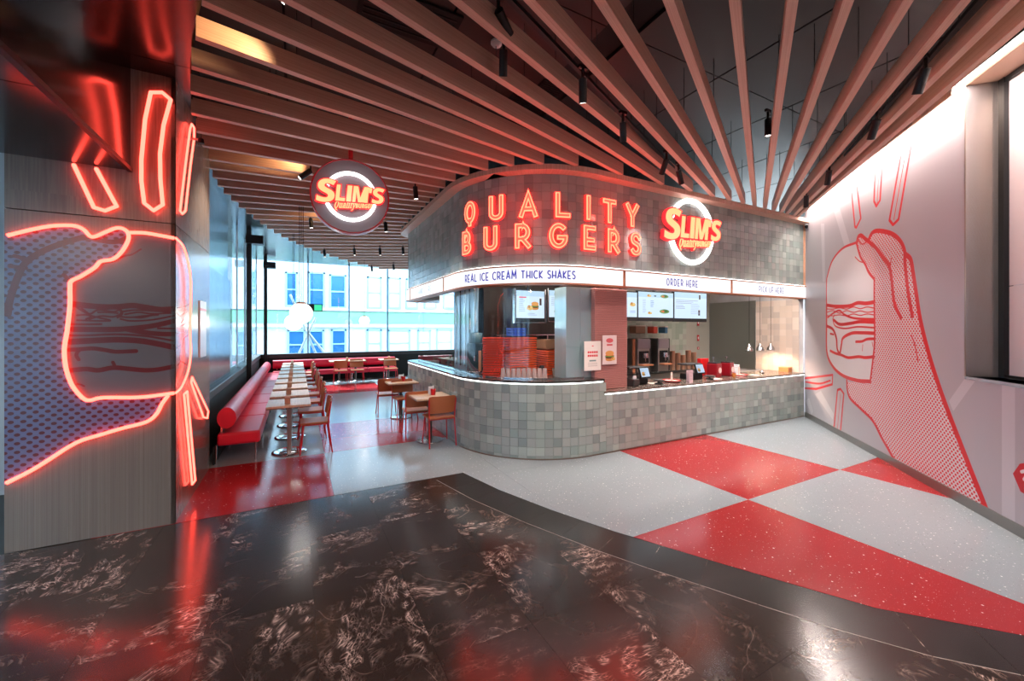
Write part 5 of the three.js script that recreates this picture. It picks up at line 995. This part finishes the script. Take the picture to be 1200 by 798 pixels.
// heat lamps
const heat = [[878, 'brushed dome heat lamp over the pick up counter, first from the tills'], [890.7, 'brushed dome heat lamp over the pick up counter, middle of three'], [903.3, 'brushed dome heat lamp over the pick up counter, nearest the tiled end wall']];
for (const [px, label] of heat) {
  const p = pxZ(px, 409, -0.5), o = thing('heat_lamp', label, 'lamp', null, [p.x, 1.38, -0.5]);
  part(o, 'shade', lathe([[0.078, 0], [0.08, 0.01], [0.066, 0.06], [0.034, 0.1], [0.022, 0.15], [0, 0.155]], 24), M(C(200, 196, 192), 0.18, 1)); part(o, 'lamp_bulb', new THREE.SphereGeometry(0.03, 14, 10).translate(0, 0.035, 0), glow(1, 0.7, 0.42, 12, 0xffffff)); part(o, 'cord', cyl(0.004, 0.004, 2.86 - 1.53, 0, 0.15 + (2.86 - 1.53) / 2, 0, 6), blackMetal); part(o, 'rose', cyl(0.05, 0.05, 0.02, 0, 2.85 - 1.38, 0), steel);
  const l = new THREE.PointLight(new THREE.Color().setRGB(1, 0.72, 0.5), 2.2, 0, 2); l.position.set(0, 0.035, 0); o.add(l);
}
// back bench with machines
const bb = thing('back_bench', 'stainless back bench under the kitchen machines', 'bench', null); part(bb, 'worktop', span(-6.3, -0.1, 0.88, 0.92, -2.15, -1.6), steel); part(bb, 'cabinet_front', span(-6.3, -0.1, 0.1, 0.88, -2.15, -1.64), brushed); part(bb, 'upstand', span(-6.3, -0.1, 0.92, 1.0, -2.17, -2.15), steel);
function machine(px, w, label, kind) {
  const p = pxZ(px, 420, -1.75), o = thing('shake_machine', label, 'machine', null, [p.x, 0.921, -1.85]);
  part(o, 'housing', rbox(w, 0.72, 0.42, 0, 0.36, 0, 0.015), brushed); part(o, 'top_panel', rbox(w * 0.98, 0.2, 0.02, 0, 0.6, 0.215, 0.006), M(C(150, 140, 146), 0.3, 0.7)); part(o, 'dark_bay', box(w * 0.8, 0.26, 0.02, 0, 0.32, 0.205), blackMetal);
  part(o, 'barrel', cyl(0.07, 0.07, 0.1, 0, 0.36, 0.24, 20).rotateX(0), chrome); part(o, 'tap_handle', merged([cyl(0.012, 0.012, 0.12, -0.05, 0.3, 0.3), cyl(0.012, 0.012, 0.12, 0.05, 0.3, 0.3)]), steel); part(o, 'drip_tray', rbox(w * 0.8, 0.03, 0.16, 0, 0.16, 0.27, 0.006), copper); part(o, 'side_trim', box(0.025, 0.7, 0.43, w / 2 + 0.012, 0.36, 0), blackMetal);
}
machine(750, 0.36, 'stainless shake machine with black bay, beside the ribbed pillar'); machine(773, 0.32, 'stainless shake machine with black bay, farther along the back bench');
{ const p = pxZ(741, 420, -1.8), o = thing('cup_tower', 'tall stack of copper coloured cups beside the shake machine', 'cups', null, [p.x, 0.921, -1.75]); for (let i = 0; i < 9; i++) part(o, 'cup', lathe([[0.036, 0], [0.045, 0.1], [0.046, 0.105]], 16), M(C(206, 130, 96), 0.35, 0.3), [0, i * 0.075, 0]); }
for (let i = 0; i < 5; i++) { const p = pxZ(788 + i * 6.2, 420, -1.7), o = thing('copper_tumbler', 'tall copper tumbler on the back bench by the tiled wall', 'tumbler', 'copper tumblers', [p.x, 0.921, -1.7]); const h = 0.42 - (i % 3) * 0.05; part(o, 'tumbler_wall', lathe([[0, 0.002], [0.05, 0.002], [0.062, h], [0.058, h], [0.046, 0.01], [0, 0.01]], 20), M(C(190, 142, 116), 0.3, 0.6)); part(o, 'rim', new THREE.TorusGeometry(0.06, 0.004, 6, 20).rotateX(HALF).translate(0, h, 0), copper); }
const shelf = thing('wall_shelf', 'steel shelf above the shake machines', 'shelf', null); part(shelf, 'board', span(-6.3, -3.2, 1.72, 1.74, -2.19, -1.85), steel); part(shelf, 'brackets', merged([-6.2, -5.2, -4.2, -3.3].map((x) => box(0.02, 0.14, 0.3, x, 1.65, -2.04))), steel);
for (const [px, w, h, col, label] of [[747, 0.3, 0.16, [150, 110, 84], 'brown carton on the shelf above the shake machines'], [764.5, 0.13, 0.15, [214, 70, 44], 'orange tub on the shelf above the shake machines'], [777, 0.1, 0.14, [60, 110, 140], 'blue jar on the shelf above the shake machines']]) { const p = pxZ(px, 395, -2.0), o = thing('shelf_tub', label, 'tub', null, [p.x, 1.741, -2.0]); part(o, 'tub_body', rbox(w, h, 0.2, 0, h / 2, 0, 0.02), M(C(...col), 0.5)); part(o, 'lid', rbox(w * 1.04, 0.02, 0.21, 0, h + 0.01, 0, 0.006), M(C(220, 200, 190), 0.5)); }
{ const o = thing('wall_warning_signs', 'column of small red warning signs on the kitchen wall', 'sign', null); [[378, 0.16], [396, 0.15], [408, 0.06]].forEach(([y, h]) => { const p = pxZ(818, y, -2.19); part(o, 'plate', box(0.07, h, 0.006, p.x, p.y, -2.183), M(C(206, 40, 48), 0.4)); part(o, 'plate_patch', box(0.035, h * 0.4, 0.002, p.x, p.y, -2.179), whitePaint); }); }
// unseen ceiling lights, out of view, placed to light the counter and trays
for (let i = 0; i < 5; i++) {
  const x = i < 4 ? -1.15 - i * 1.26 : -6.52, z = i < 4 ? -0.3 : -0.78;
  const o = thing('unseen_kitchen_light', i < 4 ? 'unseen slim ceiling light behind the band sign lighting the ordering counter' : 'unseen slim ceiling light behind the curved band sign lighting the trays', 'light', i < 4 ? 'unseen lights over the ordering counter' : null, [x, 2.86, z], i < 4 ? 0 : -0.87);
  part(o, 'light_frame', merged([box(1.24, 0.012, 0.02, 0, -0.006, 0.09), box(1.24, 0.012, 0.02, 0, -0.006, -0.09), box(0.02, 0.012, 0.2, 0.61, -0.006, 0), box(0.02, 0.012, 0.2, -0.61, -0.006, 0)]), whitePaint);
  part(o, 'light_diffuser', box(1.2, 0.006, 0.16, 0, -0.004, 0), glow(1, 0.93, 0.85, 3, 0xffffff));
  const l = new THREE.RectAreaLight(new THREE.Color().setRGB(1, 0.92, 0.84), 42, 1.2, 0.16); l.position.set(0, -0.02, 0); l.rotation.x = -HALF; o.add(l);
}

// ================================================================ TRACK LIGHTS AND LAMPS
function track(label, a, b) { const o = thing('lighting_track', label, 'track', null); part(o, 'rail', bar(a, b, 0.036, 0.034), blackMetal); const d = b.clone().sub(a), L = d.length(), w = []; for (let s = 0.4; s < L; s += 1.3) { const p = a.clone().addScaledVector(d, s / L); w.push(rod(p, p.clone().setY(CEIL), 0.004, 6)); } part(o, 'suspension_wire', merged(w), blackMetal); }
track('black lighting track between battens above the round logo', pxY(560, -40, 4.2), pxY(806, 214, 4.2));
track('black lighting track between battens along the mural wall', pxY(1165, -20, 4.2), pxY(936, 246, 4.2));
const spotGeo = { body: cyl(0.036, 0.036, 0.19, 0, -0.095, 0, 20), rim: new THREE.TorusGeometry(0.034, 0.004, 6, 20).rotateX(HALF).translate(0, -0.19, 0), lens: cyl(0.031, 0.031, 0.004, 0, -0.188, 0, 20), arm: merged([box(0.02, 0.1, 0.02, 0, 0.05, 0), box(0.09, 0.03, 0.03, 0, 0.1, 0)]) };
const lensMat = glow(1, 0.92, 0.86, 6, 0xffffff);
function spot(px, py, target, label, group, k = 0, color = [1, 0.86, 0.74], ang = 0.5, y = 4.06) {
  const p = px.isVector3 ? px : pxY(px, py, y), o = thing('spotlight', label, 'spotlight', group, [p.x, p.y, p.z]);
  const h = new THREE.Group(); h.name = 'head'; o.add(h);
  const dir = target.clone().sub(p).normalize(); h.quaternion.setFromUnitVectors(V3(0, -1, 0), dir);
  part(o, 'arm', spotGeo.arm, blackMetal); part(h, 'spot_barrel', spotGeo.body, blackMetal); part(h, 'rim_ring', spotGeo.rim, blackMetal); part(h, 'lens_lamp', spotGeo.lens, lensMat);
  if (k) { const l = new THREE.SpotLight(new THREE.Color().setRGB(...color), k, 0, ang, 0.6, 2); l.position.copy(p).addScaledVector(dir, 0.21); l.target.position.copy(target); l.shadow.radius = 2; scene.add(l, l.target); l.name = 'spot_beam'; }
}
const gA = 'spotlights on the track above the round logo', gB = 'spotlights on the track along the mural wall', gC = 'spotlights over the dining area';
spot(584, 12, V3(-5.5, 3.2, 0.02), 'black spotlight high on the ceiling away from the track', 'loose black spotlights', 0, undefined, 0.4, 4.2);
spot(590, 58, V3(-6.9, 0, -0.6), 'black spotlight high on the ceiling away from the track', 'loose black spotlights', 7, [1, 0.82, 0.7], 0.6, 4.2);
spot(683, 92, V3(-6.2, 0, 0.5), 'black cylinder spotlight on the track above the round logo', gA, 13, [1, 0.84, 0.72], 0.6);
spot(730, 143, V3(-5.0, 0.3, 0.1), 'black cylinder spotlight on the track above the round logo', gA, 13, [1, 0.88, 0.8], 0.6);
spot(781, 187, pxZ(746, 291, 0), 'black cylinder spotlight on the track above the round logo', gA, 10, [1, 0.94, 0.92], 0.26);
spot(795, 200, V3(-2.6, 0, 0.3), 'black cylinder spotlight on the track above the round logo', gA, 13, [1, 0.9, 0.84], 0.55);
spot(1085, 80, V3(-3.6, 0, 1.6), 'black cylinder spotlight on the track along the mural wall', gB, 12, [1, 0.88, 0.8], 0.6);
spot(1028, 140, V3(-2.4, 0, 0.7), 'black cylinder spotlight on the track along the mural wall', gB, 12, [1, 0.88, 0.8], 0.6);
spot(972, 200, V3(-1.2, 0, 0.3), 'black cylinder spotlight on the track along the mural wall', gB, 12, [1, 0.88, 0.8], 0.6);
spot(945, 229, V3(-1.0, 0.6, 0.4), 'black cylinder spotlight on the track along the mural wall', gB, 0);
for (const [x, y] of [[364, 200], [364, 256], [486.5, 219], [451.6, 261], [380, 293], [415, 291], [445, 291], [472, 290], [435.5, 312], [461, 310]]) { const p = pxY(x, y, 4.06); spot(x, y, V3(p.x + (x === 364 && y === 200 ? -0.8 : 0.15), x === 364 && y === 200 ? 3.3 : 2, p.z + 0.1), 'black cylinder spotlight between the battens over the dining area', gC, x === 364 || x > 445 ? 14 : 0, [1, 0.84, 0.7], 0.6); }
spot(900, 140, V3(pxY(900, 140, 4.3).x, 0, pxY(900, 140, 4.3).z), 'black cylinder downlight above the battens near the mural wall', null, 20, [1, 0.86, 0.76], 0.6, 4.3);
// unseen lamps, placed above the battens to graze single ones with warm light
for (const [x0, y0, x1, y1, tx, k, label] of [[236.9, 3.4, 684, 198, 292, 4, 'unseen spotlight above the battens near the neon column grazing one batten'], [231.8, 170.4, 524, 220.8, 338, 2.4, 'unseen spotlight above the battens left of the hanging sign'], [276, 237.8, 400, 249, 380, 3, 'unseen spotlight above the battens behind the hanging sign']]) {
  const a = pxY(x0, y0, SLAT_Y + 0.1), b = pxY(x1, y1, SLAT_Y + 0.1), d = b.clone().sub(a).normalize(), n = V3(-d.z, 0, d.x); if (n.dot(EYE.clone().sub(a)) < 0) n.negate();
  const q = pxY(tx, y0 + (y1 - y0) * (tx - x0) / (x1 - x0), SLAT_Y + 0.1);
  spot(q.clone().addScaledVector(n, 0.2).addScaledVector(d, 0.3).setY(4.52), 0, q.clone().setY(SLAT_Y + 0.06), label, null, k, [1, 0.62, 0.3], 0.9, 4.52);
}
{ const p = pxY(582, 104, 4.3), o = thing('smoke_detector', 'small round smoke detector above the battens', 'detector', null, [p.x, CEIL - 0.04, p.z]); part(o, 'base', cyl(0.06, 0.06, 0.02, 0, 0.03, 0, 24), whitePaint); part(o, 'dome', lathe([[0.05, 0.02], [0.045, 0], [0.02, -0.012], [0, -0.012]], 24), whitePaint); }
for (const [x, y, w, d, label] of [[480, 20, 0.9, 0.5, 'black ceiling grille above the battens near the neon column'], [645, 103, 0.34, 0.26, 'small black ceiling hatch above the middle battens'], [610, 118, 0.34, 0.26, 'small black ceiling hatch beside the smoke detector'], [560, 140, 0.4, 0.2, 'small black ceiling hatch above the letters']]) { const p = pxY(x, y, CEIL), o = thing('ceiling_grille', label, 'grille', null, [p.x, CEIL - 0.012, p.z]); part(o, 'frame', rbox(w, 0.02, d, 0, 0, 0, 0.004, 1), blackMatt); part(o, 'grille_blades', merged(Array.from({ length: 6 }, (_, i) => box(w * 0.9, 0.012, 0.02, 0, -0.012, (i - 2.5) * d / 7))), blackMetal); }

// added fill panels behind the camera, brightening the room
for (let i = 0; i < 3; i++) for (let j = 0; j < 2; j++) {
  const x = -12.6 + i * 3.6, z = 4.2 + j * 2.4; 
  const y = i === 0 ? 3.27 : SOFFIT - 0.001; if (x > -9 && j === 0) continue;
  const o = thing('fill_panel_light', 'added square fill panel overhead behind the camera', 'light', 'added fill lights behind the camera', [x, x > -8.5 ? CEIL - 0.002 : y, z]);
  part(o, 'light_frame', merged([box(0.9, 0.014, 0.03, 0, -0.007, 0.45), box(0.9, 0.014, 0.03, 0, -0.007, -0.45), box(0.03, 0.014, 0.9, 0.45, -0.007, 0), box(0.03, 0.014, 0.9, -0.45, -0.007, 0)]), whitePaint);
  part(o, 'light_diffuser', box(0.87, 0.006, 0.87, 0, -0.004, 0), glow(1, 0.95, 0.92, 2.5, 0xffffff));
  const l = new THREE.RectAreaLight(new THREE.Color().setRGB(1, 0.86, 0.78), 26, 0.85, 0.85); l.position.set(0, -0.02, 0); l.rotation.x = -HALF; o.add(l);
}
// ================================================================ shadows, then hand over
scene.traverse((o) => { if (o.isMesh) { o.castShadow = true; o.receiveShadow = true; } if (o.isPointLight || o.isSpotLight || o.isDirectionalLight) { o.castShadow = true; if (!o.name) o.name = 'lamp_light'; } if (o.isRectAreaLight && !o.name) o.name = 'area_light'; });
renderer.render(scene, camera);
